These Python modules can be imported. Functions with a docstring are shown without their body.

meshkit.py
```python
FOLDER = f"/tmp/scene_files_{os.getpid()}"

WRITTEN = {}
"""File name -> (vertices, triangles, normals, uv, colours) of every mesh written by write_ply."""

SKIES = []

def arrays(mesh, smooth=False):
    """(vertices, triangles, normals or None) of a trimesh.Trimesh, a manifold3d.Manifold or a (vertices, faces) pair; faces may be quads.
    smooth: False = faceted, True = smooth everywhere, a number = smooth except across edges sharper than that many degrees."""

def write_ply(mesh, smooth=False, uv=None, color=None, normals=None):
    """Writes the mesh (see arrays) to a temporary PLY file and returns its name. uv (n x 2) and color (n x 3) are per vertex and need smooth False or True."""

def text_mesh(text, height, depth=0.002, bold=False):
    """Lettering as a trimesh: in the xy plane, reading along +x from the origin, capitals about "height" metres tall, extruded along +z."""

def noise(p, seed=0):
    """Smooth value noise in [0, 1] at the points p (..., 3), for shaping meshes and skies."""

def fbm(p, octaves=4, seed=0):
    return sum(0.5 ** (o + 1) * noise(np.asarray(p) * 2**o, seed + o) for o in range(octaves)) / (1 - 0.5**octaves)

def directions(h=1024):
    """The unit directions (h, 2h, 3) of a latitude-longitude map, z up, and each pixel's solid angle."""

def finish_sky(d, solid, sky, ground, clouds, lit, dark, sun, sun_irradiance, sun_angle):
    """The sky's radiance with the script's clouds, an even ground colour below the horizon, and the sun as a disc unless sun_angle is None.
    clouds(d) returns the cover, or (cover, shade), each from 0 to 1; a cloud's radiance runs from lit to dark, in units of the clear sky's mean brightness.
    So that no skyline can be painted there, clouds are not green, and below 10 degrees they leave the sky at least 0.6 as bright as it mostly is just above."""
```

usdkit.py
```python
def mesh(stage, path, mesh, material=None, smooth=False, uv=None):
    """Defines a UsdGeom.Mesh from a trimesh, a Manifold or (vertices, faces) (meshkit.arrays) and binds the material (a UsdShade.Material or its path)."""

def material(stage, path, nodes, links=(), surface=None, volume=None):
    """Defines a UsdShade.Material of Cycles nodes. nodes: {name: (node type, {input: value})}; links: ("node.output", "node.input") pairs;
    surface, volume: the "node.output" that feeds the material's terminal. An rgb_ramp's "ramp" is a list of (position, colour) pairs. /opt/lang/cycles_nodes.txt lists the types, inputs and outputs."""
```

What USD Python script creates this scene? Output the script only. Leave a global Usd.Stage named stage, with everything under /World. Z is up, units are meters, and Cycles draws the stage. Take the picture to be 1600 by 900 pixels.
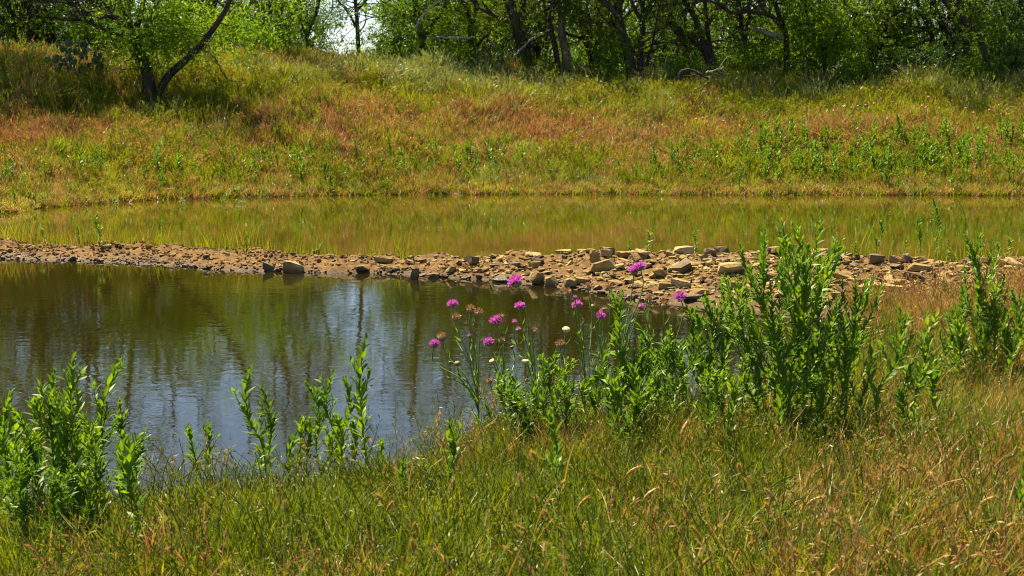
import math, random, numpy as np, trimesh, usdkit, meshkit
from pxr import Usd, UsdGeom, UsdLux, UsdShade, Sdf, Gf, Vt
from scipy import ndimage
from scipy.spatial import ConvexHull

stage = Usd.Stage.CreateInMemory()
UsdGeom.SetStageUpAxis(stage, "Z")
UsdGeom.SetStageMetersPerUnit(stage, 1.0)
UsdGeom.Xform.Define(stage, "/World")
UsdGeom.Scope.Define(stage, "/World/Looks")

# ------------------------------------------------------------------ camera
CAM_H, FPX = 1.5, 2222.2                      # eye height above the water, focal length in photo pixels
PITCH = math.atan(300 / FPX)
cam = UsdGeom.Camera.Define(stage, "/World/camera")
cam.CreateFocalLengthAttr(50.0)
cam.CreateHorizontalApertureAttr(36.0)
cam.CreateVerticalApertureAttr(20.25)
cam.CreateFStopAttr(9.0)
cam.CreateFocusDistanceAttr(7.5)
cam.CreateExposureAttr(1.95)
cam.CreateClippingRangeAttr(Gf.Vec2f(0.05, 5000))
_x = UsdGeom.Xformable(cam)
_x.AddTranslateOp().Set(Gf.Vec3d(0, 0, CAM_H))
_x.AddRotateXOp().Set(90 - math.degrees(PITCH))

# ------------------------------------------------------------------ sky and sun
SUN = np.array([-0.30, 0.40, 0.87]); SUN /= np.linalg.norm(SUN)      # towards the sun: behind the trees, to the left
usdkit.material(stage, "/World/Looks/sky", {
    "s": ("sky_texture", {"sky_type": "single_scattering", "sun_disc": False, "sun_elevation": math.asin(SUN[2]),
                          "sun_rotation": math.atan2(SUN[0], SUN[1]), "aerosol_density": 0.7}),
    "t": ("mix_color", {"blend_type": "multiply", "fac": 1.0, "b": (0.84, 0.91, 0.98), "use_clamp": False}),
    "b": ("background_shader", {"strength": 0.05})}, [("s.color", "t.a"), ("t.result", "b.color")], surface="b.background")
dome = UsdLux.DomeLight.Define(stage, "/World/sky")
UsdShade.MaterialBindingAPI.Apply(dome.GetPrim()).Bind(UsdShade.Material.Get(stage, "/World/Looks/sky"))
dome.GetPrim().SetCustomDataByKey("kind", "structure")
sun = UsdLux.DistantLight.Define(stage, "/World/sun")
sun.CreateIntensityAttr(1.25); sun.CreateAngleAttr(0.5); sun.CreateNormalizeAttr(True)
sun.CreateColorAttr(Gf.Vec3f(1.0, 0.88, 0.62))
_m = Gf.Matrix4d(); _m.SetRotate(Gf.Rotation(Gf.Vec3d(0, 0, 1), Gf.Vec3d(*map(float, SUN))))
UsdGeom.Xformable(sun).AddTransformOp().Set(_m)

# ------------------------------------------------------------------ helpers
rng = np.random.default_rng(7)
used = {}


def numbered(name, parent="/World"):
    k = used.get((parent, name), 0); used[(parent, name)] = k + 1
    return f"{parent}/{name}" if k == 0 else f"{parent}/{name}_{k:03d}"


def tag(prim, label=None, cat=None, group=None, kind=None):
    p = prim.GetPrim() if hasattr(prim, "GetPrim") else prim
    for k, v in (("label", label), ("category", cat), ("group", group), ("kind", kind)):
        if v: p.SetCustomDataByKey(k, v)
    return prim


def thing(name, label=None, cat=None, loc=(0, 0, 0), group=None, kind=None, rot=(0, 0, 0), scale=None):
    x = UsdGeom.Xform.Define(stage, numbered(name))
    place(x, loc, rot, scale)
    return tag(x, label, cat, group, kind)


def place(x, loc, rot=(0, 0, 0), scale=None):
    x.AddTranslateOp().Set(Gf.Vec3d(*map(float, loc)))
    if any(rot): x.AddRotateXYZOp().Set(Gf.Vec3f(*map(float, rot)))     # z spin first, then the lean
    if scale is not None: x.AddScaleOp().Set(Gf.Vec3f(*([float(scale)] * 3 if np.ndim(scale) == 0 else map(float, scale))))


def part(parent, name, vf, mat, smooth=False, label=None, kind=None):
    pp = str(parent.GetPath()) if hasattr(parent, "GetPath") else parent
    m = usdkit.mesh(stage, numbered(name, pp), vf, MAT[mat], smooth)
    return tag(m, label, None, None, kind)


stage.CreateClassPrim("/World/plant_models")


def model(name):
    return UsdGeom.Xform.Define(stage, numbered(name, "/World/plant_models"))


def copy_of(mod, name, label, cat, loc, group=None, rot=(0, 0, 0), scale=1.0):
    x = UsdGeom.Xform.Define(stage, numbered(name))
    x.GetPrim().GetReferences().AddInternalReference(mod.GetPath())
    x.GetPrim().SetInstanceable(True)
    x.AddTranslateOp().Set(Gf.Vec3d(*map(float, loc)))
    lean = x.AddRotateXYZOp(opSuffix="lean"); lean.Set(Gf.Vec3f(float(rot[0]), float(rot[1]), 0))
    x.AddRotateZOp().Set(float(rot[2]))
    x.AddScaleOp().Set(Gf.Vec3f(*([float(scale)] * 3 if np.ndim(scale) == 0 else map(float, scale))))
    return tag(x, label, cat, group)


def cat_mesh(parts):
    vs, fs, n = [], [], 0
    for v, f in parts:
        vs.append(np.asarray(v, float)); fs.append(np.asarray(f, int) + n); n += len(v)
    return np.vstack(vs), np.vstack(fs)


def unit(v):
    v = np.asarray(v, float)
    return v / np.maximum(np.linalg.norm(v, axis=-1, keepdims=True), 1e-9)


def tube(pts, radii, sides=6):
    p = np.asarray(pts, float); n = len(p)
    r = np.broadcast_to(np.asarray(radii, float), (n,)) if np.ndim(radii) else np.full(n, radii)
    t = unit(np.gradient(p, axis=0))
    a = np.cross(t[0], [0.3, 0.9, 0.2]); a = unit(a)
    A = np.zeros((n, 3))
    for i in range(n):
        a = unit(a - t[i] * np.dot(a, t[i])); A[i] = a
    B = np.cross(t, A); ang = np.arange(sides) * 2 * np.pi / sides
    v = (p[:, None] + r[:, None, None] * (np.cos(ang)[None, :, None] * A[:, None] + np.sin(ang)[None, :, None] * B[:, None])).reshape(-1, 3)
    i, j = np.meshgrid(np.arange(n - 1), np.arange(sides), indexing="ij")
    q = np.stack([i * sides + j, i * sides + (j + 1) % sides, (i + 1) * sides + (j + 1) % sides, (i + 1) * sides + j], -1).reshape(-1, 4)
    f = np.vstack([q[:, [0, 1, 2]], q[:, [0, 2, 3]]])
    v = np.vstack([v, p[0], p[-1]]); k = np.arange(sides)
    c0 = np.stack([(k + 1) % sides, k, np.full(sides, n * sides)], 1)
    c1 = np.stack([(n - 1) * sides + k, (n - 1) * sides + (k + 1) % sides, np.full(sides, n * sides + 1)], 1)
    return v, np.vstack([f, c0, c1])


def spline(pts, n):
    """A smooth curve through the points."""
    p = np.asarray(pts, float)
    if len(p) < 3:
        return p[0] + np.linspace(0, 1, n)[:, None] * (p[-1] - p[0])
    d = np.r_[0, np.cumsum(np.linalg.norm(np.diff(p, axis=0), axis=1))]
    from scipy.interpolate import PchipInterpolator
    return PchipInterpolator(d, p)(np.linspace(0, d[-1], n))


def lathe(profile, sides=10):
    pr = np.asarray(profile, float); ang = np.arange(sides) * 2 * np.pi / sides; n = len(pr)
    v = np.stack([pr[:, 0, None] * np.cos(ang), pr[:, 0, None] * np.sin(ang), np.repeat(pr[:, 1, None], sides, 1)], -1).reshape(-1, 3)
    i, j = np.meshgrid(np.arange(n - 1), np.arange(sides), indexing="ij")
    q = np.stack([i * sides + j, i * sides + (j + 1) % sides, (i + 1) * sides + (j + 1) % sides, (i + 1) * sides + j], -1).reshape(-1, 4)
    return v, np.vstack([q[:, [0, 1, 2]], q[:, [0, 2, 3]]])


def align(v, d, spin=0.0):
    """Turns z-up vertices so that z points along d."""
    d = unit(d); a = unit(np.cross(d, [0.21, 0.93, 0.3])); b = np.cross(d, a)
    c, s = math.cos(spin), math.sin(spin)
    return v[:, :1] * (a * c + b * s) + v[:, 1:2] * (b * c - a * s) + v[:, 2:3] * d


# ------------------------------------------------------------------ materials
MAT = {}


def leaf_mat(name, cols, trans=0.4, tcol=None, scale=6.0, rough=0.45, spec=0.4, vary=0.45):
    """Thin leaves: colour from noise at the world position, part of the light passes through."""
    ramp = [(0.28 + 0.44 * i / max(len(cols) - 1, 1), c) for i, c in enumerate(cols)]
    tcol = tcol or (1.5, 1.35, 0.55)
    MAT[name] = usdkit.material(stage, f"/World/Looks/{name}", {
        "g": ("geometry", {}), "n": ("noise_texture", {"scale": scale, "detail": 3.0, "roughness": 0.7}),
        "r": ("rgb_ramp", {"ramp": ramp}), "k": ("math", {"math_type": "multiply_add", "value2": vary, "value3": -vary / 2}), "s": ("math", {"math_type": "add"}),
        "m": ("mix_color", {"blend_type": "multiply", "fac": 1.0, "b": tcol, "use_clamp": False}),
        "p": ("principled_bsdf", {"roughness": rough, "specular_ior_level": spec}), "t": ("translucent_bsdf", {}),
        "x": ("mix_closure", {"fac": trans})},
        [("g.position", "n.vector"), ("g.random_per_island", "k.value1"), ("n.fac", "s.value1"), ("k.value", "s.value2"), ("s.value", "r.fac"), ("r.color", "p.base_color"), ("r.color", "m.a"), ("m.result", "t.color"),
         ("p.BSDF", "x.closure1"), ("t.BSDF", "x.closure2")], surface="x.closure")


def plain(name, cols, scale=8.0, rough=0.7, spec=0.3, bump=0.0, bscale=40.0, detail=4.0, sz=1.0):
    ramp = [(0.3 + 0.4 * i / max(len(cols) - 1, 1), c) for i, c in enumerate(cols)]
    nodes = {"g": ("geometry", {}), "mp": ("mapping", {"scale": (1, 1, sz)}), "n": ("noise_texture", {"scale": scale, "detail": detail, "roughness": 0.65}), "r": ("rgb_ramp", {"ramp": ramp}),
             "p": ("principled_bsdf", {"roughness": rough, "specular_ior_level": spec})}
    links = [("g.position", "mp.vector"), ("mp.vector", "n.vector"), ("n.fac", "r.fac"), ("r.color", "p.base_color")]
    if name in ("rock", "rock_pale", "rock_dark", "clod"):      # wet and silty close to the water level
        nodes.update({"sep": ("separate_xyz", {}), "wet": ("map_range", {"from_min": 0.015, "from_max": 0.06, "to_min": 0.0, "to_max": 1.0, "clamp": True}), "wr": ("mix_color", {"a": (0.36, 0.32, 0.29), "b": (1, 1, 1)}),
                      "dk": ("mix_color", {"blend_type": "multiply", "fac": 1.0}), "rg": ("map_range", {"from_min": 0.0, "from_max": 1.0, "to_min": 0.5, "to_max": rough})})
        links = links[:3] + [("g.position", "sep.vector"), ("sep.z", "wet.value"), ("wet.result", "wr.fac"), ("r.color", "dk.a"), ("wr.result", "dk.b"), ("dk.result", "p.base_color"), ("wet.result", "rg.value"), ("rg.result", "p.roughness")]
    if bump:
        nodes["bn"] = ("noise_texture", {"scale": bscale, "detail": 5.0, "roughness": 0.6})
        nodes["b"] = ("bump", {"strength": 1.0, "distance": bump})
        links += [("mp.vector", "bn.vector"), ("bn.fac", "b.height"), ("b.normal", "p.normal")]
    MAT[name] = usdkit.material(stage, f"/World/Looks/{name}", nodes, links, surface="p.BSDF")


leaf_mat("weed_leaf", [(0.070, 0.145, 0.007), (0.14, 0.23, 0.010), (0.23, 0.31, 0.022)], 0.45, scale=3.5, rough=0.5, spec=0.3, vary=0.4)
leaf_mat("weed_stem", [(0.09, 0.17, 0.02), (0.16, 0.24, 0.05)], 0.1, scale=10)
leaf_mat("far_weed", [(0.075, 0.15, 0.006), (0.14, 0.225, 0.010), (0.23, 0.29, 0.025)], 0.45, scale=5, spec=0.2)
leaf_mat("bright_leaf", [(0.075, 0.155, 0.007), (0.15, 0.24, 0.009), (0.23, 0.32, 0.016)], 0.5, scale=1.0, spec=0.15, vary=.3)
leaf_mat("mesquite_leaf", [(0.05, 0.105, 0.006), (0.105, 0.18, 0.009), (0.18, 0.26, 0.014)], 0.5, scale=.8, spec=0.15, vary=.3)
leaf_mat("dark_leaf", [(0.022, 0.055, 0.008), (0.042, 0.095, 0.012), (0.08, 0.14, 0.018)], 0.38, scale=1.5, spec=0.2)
leaf_mat("grass_green", [(0.105, 0.135, 0.006), (0.185, 0.205, 0.011), (0.32, 0.29, 0.05)], 0.42, scale=1.3, spec=0.2, vary=.22)
leaf_mat("grass_near", [(0.085, 0.120, 0.004), (0.215, 0.225, 0.008), (0.42, 0.37, 0.06)], 0.42, scale=5.0, spec=0.3, vary=.5)
leaf_mat("grass_pale", [(0.20, 0.24, 0.07), (0.30, 0.32, 0.12), (0.42, 0.40, 0.20)], 0.35, scale=2.0, tcol=(1.2, 1.1, 0.7))
leaf_mat("grass_straw", [(0.26, 0.17, 0.04), (0.42, 0.30, 0.085), (0.62, 0.50, 0.22)], 0.35, scale=5.0, tcol=(1.2, 1.05, 0.6), spec=0.25)
leaf_mat("grass_red", [(0.23, 0.115, 0.042), (0.35, 0.195, 0.072), (0.46, 0.31, 0.13)], 0.35, scale=2.0, tcol=(1.2, 1.0, 0.65), spec=0.2, vary=.22)
leaf_mat("seed_gold", [(0.42, 0.28, 0.07), (0.60, 0.44, 0.14)], 0.35, scale=9.0, tcol=(1.2, 1.05, 0.6))
leaf_mat("petal", [(0.42, 0.08, 0.38), (0.62, 0.20, 0.58)], 0.4, scale=40, tcol=(1.2, 0.9, 1.1), rough=0.6)
leaf_mat("petal_far", [(0.62, 0.16, 0.34), (0.72, 0.30, 0.45)], 0.3, scale=9, tcol=(1.1, 0.9, 1.0))
leaf_mat("petal_yellow", [(0.75, 0.42, 0.02), (0.85, 0.55, 0.05)], 0.3, scale=9, tcol=(1.1, 1, 0.6))
leaf_mat("petal_dry", [(0.22, 0.115, 0.045), (0.42, 0.26, 0.11)], 0.3, scale=60, tcol=(1.2, 1.0, 0.7))
leaf_mat("silver_leaf", [(0.16, 0.21, 0.12), (0.26, 0.31, 0.20)], 0.3, scale=9, tcol=(1.1, 1.1, 0.8))
plain("bracts", [(0.06, 0.055, 0.02), (0.15, 0.13, 0.05)], scale=120, rough=0.7)
plain("bracts_dry", [(0.11, 0.055, 0.025), (0.24, 0.14, 0.06)], scale=120, rough=0.8)
plain("bud_cream", [(0.24, 0.20, 0.09), (0.38, 0.32, 0.16)], scale=150, rough=0.7)
plain("cactus_pad", [(0.020, 0.048, 0.018), (0.045, 0.085, 0.032)], scale=5, rough=0.55, bump=0.004, bscale=30)
plain("bark", [(0.014, 0.010, 0.007), (0.030, 0.020, 0.014), (0.060, 0.042, 0.030)], scale=9, rough=0.9, spec=0.15, bump=0.03, bscale=16, sz=0.25)
plain("bark_red", [(0.05, 0.03, 0.02), (0.12, 0.075, 0.05), (0.20, 0.14, 0.10)], scale=9, rough=0.9, spec=0.15, bump=0.03, bscale=16, sz=0.25)
plain("dead_wood", [(0.16, 0.12, 0.09), (0.32, 0.26, 0.20)], scale=10, rough=0.85, bump=0.01, bscale=20)
plain("rock", [(0.078, 0.042, 0.012), (0.175, 0.108, 0.033), (0.28, 0.19, 0.068)], scale=7, rough=0.85, spec=0.2, bump=0.012, bscale=45)
plain("rock_pale", [(0.16, 0.103, 0.036), (0.31, 0.215, 0.082)], scale=7, rough=0.85, spec=0.2, bump=0.010, bscale=40)
plain("rock_dark", [(0.05, 0.029, 0.011), (0.12, 0.072, 0.024)], scale=8, rough=0.75, spec=0.3, bump=0.010, bscale=40)
plain("clod", [(0.052, 0.024, 0.006), (0.118, 0.060, 0.015), (0.205, 0.122, 0.036)], scale=3.0, rough=0.9, spec=0.15, bump=0.008, bscale=60)

# ground: soil under the grass, red clay on the bar and the water's edge (vertex attribute), darker and glossier where it is wet
MAT["ground"] = usdkit.material(stage, "/World/Looks/ground", {
    "g": ("geometry", {}), "sep": ("separate_xyz", {}),
    "n1": ("noise_texture", {"scale": 2.2, "detail": 6.0, "roughness": 0.7}), "n2": ("noise_texture", {"scale": 14.0, "detail": 6.0, "roughness": 0.7}),
    "soil": ("rgb_ramp", {"ramp": [(0.3, (0.028, 0.022, 0.008)), (0.5, (0.055, 0.042, 0.015)), (0.7, (0.10, 0.07, 0.025))]}),
    "clay": ("rgb_ramp", {"ramp": [(0.3, (0.040, 0.019, 0.005)), (0.5, (0.095, 0.049, 0.012)), (0.7, (0.175, 0.104, 0.030))]}),
    "a": ("attribute", {"attribute": "clay"}),
    "mx": ("mix_color", {}), "wet": ("map_range", {"from_min": 0.008, "from_max": 0.055, "to_min": 0.0, "to_max": 1.0, "clamp": True}),
    "zz": ("math", {"math_type": "multiply_add", "value2": 0.03, "value3": 0.0}), "zs": ("math", {"math_type": "add"}),
    "dark": ("mix_color", {"blend_type": "multiply", "fac": 1.0}), "wr": ("mix_color", {"a": (0.45, 0.40, 0.38), "b": (1, 1, 1)}),
    "rg": ("map_range", {"from_min": 0.0, "from_max": 1.0, "to_min": 0.6, "to_max": 0.95}),
    "b": ("bump", {"strength": 1.0, "distance": 0.02}), "p": ("principled_bsdf", {"specular_ior_level": 0.18})},
    [("g.position", "n1.vector"), ("g.position", "n2.vector"), ("n1.fac", "soil.fac"), ("n2.fac", "clay.fac"), ("a.fac", "mx.fac"), ("soil.color", "mx.a"), ("clay.color", "mx.b"),
     ("g.position", "sep.vector"), ("n2.fac", "zz.value1"), ("sep.z", "zs.value1"), ("zz.result", "zs.value2") if False else ("zz.value", "zs.value2"), ("zs.value", "wet.value"),
     ("wet.result", "wr.fac"), ("mx.result", "dark.a"), ("wr.result", "dark.b"), ("dark.result", "p.base_color"), ("wet.result", "rg.value"), ("rg.result", "p.roughness"),
     ("n2.fac", "b.height"), ("b.normal", "p.normal")], surface="p.BSDF")


def water_mat(name, body, scale, strength, stretch):
    MAT[name] = usdkit.material(stage, f"/World/Looks/{name}", {
        "g": ("geometry", {}), "mp": ("mapping", {"scale": stretch}),
        "n": ("noise_texture", {"scale": scale, "detail": 3.0, "roughness": 0.55, "distortion": 0.4}),
        "c": ("noise_texture", {"scale": 0.5, "detail": 3.0}), "r": ("rgb_ramp", {"ramp": [(0.35, body[0]), (0.65, body[1])]}),
        "b": ("bump", {"strength": 1.0, "distance": strength}),
        "p": ("principled_bsdf", {"roughness": 0.025, "ior": 1.333})},
        [("g.position", "mp.vector"), ("mp.vector", "n.vector"), ("n.fac", "b.height"), ("b.normal", "p.normal"),
         ("g.position", "c.vector"), ("c.fac", "r.fac"), ("r.color", "p.base_color")], surface="p.BSDF")


water_mat("near_water", ((0.0085, 0.0068, 0.0006), (0.0130, 0.0100, 0.0010)), 5.0, 0.0010, (1, 1.6, 1))
water_mat("far_water", ((0.026, 0.024, 0.0015), (0.038, 0.031, 0.002)), 3.0, 0.0010, (1, 1.2, 1))

# ------------------------------------------------------------------ where a photo pixel meets the place
FWD = np.array([0, math.cos(PITCH), -math.sin(PITCH)]); UP = np.array([0, math.sin(PITCH), math.cos(PITCH)]); EYE = np.array([0, 0, CAM_H])


def ray(px, py):
    return FWD + np.array([1, 0, 0]) * (px - 800) / FPX + UP * (450 - py) / FPX


def at_z(px, py, z=0.0):
    d = ray(px, py); return EYE + d * (z - CAM_H) / d[2]


def at_y(px, py, Y):
    d = ray(px, py); return EYE + d * Y / d[1]


def curve(pts):
    p = np.array(pts, float); o = np.argsort(p[:, 0]); p = p[o]
    return lambda x: np.interp(x, p[:, 0], p[:, 1])


def shore(pix, left, right):
    return curve([left] + [tuple(at_z(*p)[:2]) for p in pix] + [right])


far_shore = shore([(0, 335), (60, 325), (150, 318), (250, 312), (400, 308), (600, 305), (900, 304), (1300, 305), (1600, 306)], (-26, 14), (26, 14))
near_up = shore([(-100, 404), (0, 405), (100, 407), (200, 412), (300, 418), (400, 423), (450, 426), (560, 427), (650, 430), (700, 433), (760, 438), (850, 446),
                 (950, 463), (1050, 477), (1150, 488), (1250, 495), (1330, 503)], (-12, 9), (40, -5))
near_low = shore([(-100, 824), (0, 814), (100, 809), (230, 792), (360, 781), (440, 766), (560, 751), (640, 726), (690, 692), (760, 668), (850, 660), (1000, 652), (1100, 629), (1200, 586), (1280, 545), (1330, 505)], (-12, 9), (40, 5))
CREST = [(0, 390, .04), (150, 393, .045), (400, 405, .06), (550, 410, .06), (700, 410, .075), (900, 401, .15), (1100, 395, .24), (1250, 398, .25), (1400, 408, .23), (1600, 413, .21)]
_c = [at_z(*c) for c in CREST]
crest_y = curve([(-30, 13.9)] + [(p[0], p[1]) for p in _c] + [(30, 10.5)])
crest_z = curve([(-30, .1)] + [(p[0], p[2]) for p in _c] + [(30, .3)])
bar_back = lambda x: crest_y(x) + np.interp(x, [-4, 0, 3], [0.9, 0.8, 0.9])
G0, GX, GY, GS = (-40.0, 0.0), 1600, 1200, 0.05
_xs = G0[0] + (np.arange(GX) + .5) * GS; _ys = G0[1] + (np.arange(GY) + .5) * GS
_X, _Y = np.meshgrid(_xs, _ys)
_wob = (meshkit.fbm(np.stack([_X * 1.7, _Y * 1.7, 0 * _X], -1), 3, 5) - .5) * 0.35
m_near = (_Y + _wob > near_low(_X)) & (_Y + _wob * .5 < near_up(_X)) & (_X < 4.2)
m_far = (_Y + _wob * .6 > bar_back(_X)) & (_Y + _wob < far_shore(_X))
s_near = (ndimage.distance_transform_edt(~m_near) - ndimage.distance_transform_edt(m_near)) * GS
s_far = (ndimage.distance_transform_edt(~m_far) - ndimage.distance_transform_edt(m_far)) * GS


def grid(a, x, y):
    x, y = np.broadcast_arrays(np.asarray(x, float), np.asarray(y, float))
    v = ndimage.map_coordinates(a, [np.atleast_1d(y - G0[1]) / GS - .5, np.atleast_1d(x - G0[0]) / GS - .5], order=1, mode="nearest")
    return v if x.ndim else v[0]


bank_top = curve([((px - 800) / FPX * 28, z) for px, z in [(-600, 1.85), (0, 1.98), (300, 2.06), (550, 2.10), (700, 1.95), (900, 1.72), (1100, 1.66), (1600, 1.58), (2200, 1.5)]])


def is_far(x, y):
    return y > 0.5 * (bar_back(x) + far_shore(x))


def clay_at(x, y):
    sf = grid(s_far, x, y); sn = grid(s_near, x, y); far = is_far(x, y)
    n = meshkit.fbm(np.stack([x * 1.3, y * 1.3, 0 * x], -1), 3, 9)
    w = np.where(y > crest_y(x), 0.55, 0.95 + 0.0 * x)
    bar = np.exp(-((y - crest_y(x)) / w) ** 2) * 1.5 + np.where((sn < .3) & (y > near_up(x) - .3) & (x < 4), 1, 0)
    edge = np.clip(.25 - sf / 0.7 + (n - .5) * 2.0, 0, 1)
    return np.clip(np.where(far, edge, bar), 0, 1)


def height(x, y):
    x = np.asarray(x, float); y = np.asarray(y, float)
    sn, sf, far = grid(s_near, x, y), grid(s_far, x, y), is_far(x, y)
    P = np.stack([x, y, 0 * x], -1)
    k = bank_top(x) / 2.1
    zf = k * np.interp(sf, [0, .3, .9, 2.4, 4.4, 6.0, 7.4, 9, 13, 25, 60], [0, .07, .19, .64, 1.25, 1.8, 2.1, 2.12, 1.75, 1.0, .8])
    zf = zf + (meshkit.fbm(P * 0.6, 3, 21) - .5) * (.62 + .35 * np.clip((sf - 3) / 1.5, 0, 1) * np.clip((7.5 - sf) / 1.5, 0, 1)) * np.clip((sf - 1.2) / 2, 0, 1) + (meshkit.fbm(P * 2.0, 2, 4) - .5) * .16 * np.clip(sf / 2, 0, 1)
    s = np.minimum(sn, sf)
    base = np.interp(s, [0, .4, 1.2, 2.5, 5, 9, 40], [0, .05, .12, .2, .3, .42, 1.2])
    w = np.where(y > crest_y(x), .5, .8)
    bar = crest_z(x) * np.exp(-((y - crest_y(x)) / w) ** 2) * (1 - np.exp(-np.maximum(s, 0) / .12))
    zn = (base ** 4 + bar ** 4) ** .25
    bw = np.exp(-((y - crest_y(x)) / 1.0) ** 2)
    zn = zn + np.clip(s / .3, 0, 1) * ((meshkit.fbm(P * 1.6, 3, 31) - .5) * .09 + (meshkit.fbm(P * 6.5, 4, 33) - .5) * .13 * bw)
    z = np.where(far, zf, zn)
    return np.where(s < 0, -.4 * (1 - np.exp(np.minimum(s, 0) / .6)), np.where(far & (sf < 0), -.2, z))


def h1(x, y):
    return float(height(np.array([x]), np.array([y]))[0])


def ground_at(px, py):
    """The first point of the terrain along a photo pixel's line of sight."""
    d = ray(px, py); t = np.linspace(2.0, 45, 4000); p = EYE + d * t[:, None]
    below = np.nonzero(p[:, 2] < np.maximum(height(p[:, 0], p[:, 1]), -.02))[0]
    i = below[0] if len(below) else -1
    q = p[i].copy(); q[2] = max(h1(q[0], q[1]), -.03); return q


def px_of(x, y, z):
    v = np.stack([x, y, z - CAM_H], -1); d = v @ FWD
    return 800 + FPX * v[..., 0] / d, 450 - FPX * (v @ UP) / d


# ------------------------------------------------------------------ the ground, one sheet to the horizon
def axis(*spans):
    return np.unique(np.concatenate([np.arange(a, b, s) for a, b, s in spans]).round(4))


gx = axis((-600, -60, 60), (-60, -16, 2), (-16, -6, .2), (-6, 6, .06), (6, 16, .2), (16, 60, 2), (60, 601, 60))
gy = axis((-60, 0, 6), (0, 2.5, .25), (2.5, 9.5, .09), (9.5, 14.5, .05), (14.5, 20, .15), (20, 36, .12), (36, 60, 1), (60, 800, 50))
X, Y = np.meshgrid(gx, gy); Z = height(X, Y)
i, j = np.meshgrid(np.arange(len(gy) - 1), np.arange(len(gx) - 1), indexing="ij")
q = np.stack([i * len(gx) + j, i * len(gx) + j + 1, (i + 1) * len(gx) + j + 1, (i + 1) * len(gx) + j], -1).reshape(-1, 4)
g = usdkit.mesh(stage, "/World/ground", (np.stack([X, Y, Z], -1).reshape(-1, 3), q), MAT["ground"], True)
UsdGeom.PrimvarsAPI(g).CreatePrimvar("clay", Sdf.ValueTypeNames.FloatArray, "vertex").Set(Vt.FloatArray.FromNumpy(clay_at(X, Y).astype(np.float32).ravel()))
tag(g, "grassy banks, bare clay bar and pond bed", "ground", kind="structure")


def strip(xs, lo, hi, z=0.0):
    v = np.vstack([np.stack([xs, lo, 0 * xs + z], 1), np.stack([xs, hi, 0 * xs + z], 1)]); n = len(xs); k = np.arange(n - 1)
    return v, np.stack([k, k + 1, k + 1 + n, k + n], 1)


xs = np.linspace(-11.5, 4.3, 80)
tag(usdkit.mesh(stage, "/World/near_pond", strip(xs, near_low(xs) - .6, crest_y(xs) + .0), MAT["near_water"]), "still brown pond water in front of the gravel bar, mirroring trees and sky", "water", kind="structure")
xs = np.linspace(-25, 25, 80)
tag(usdkit.mesh(stage, "/World/far_pond", strip(xs, crest_y(xs) + .05, far_shore(xs) + 1.0), MAT["far_water"]), "muddy green pond water between the gravel bar and the far bank", "water", kind="structure")


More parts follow.
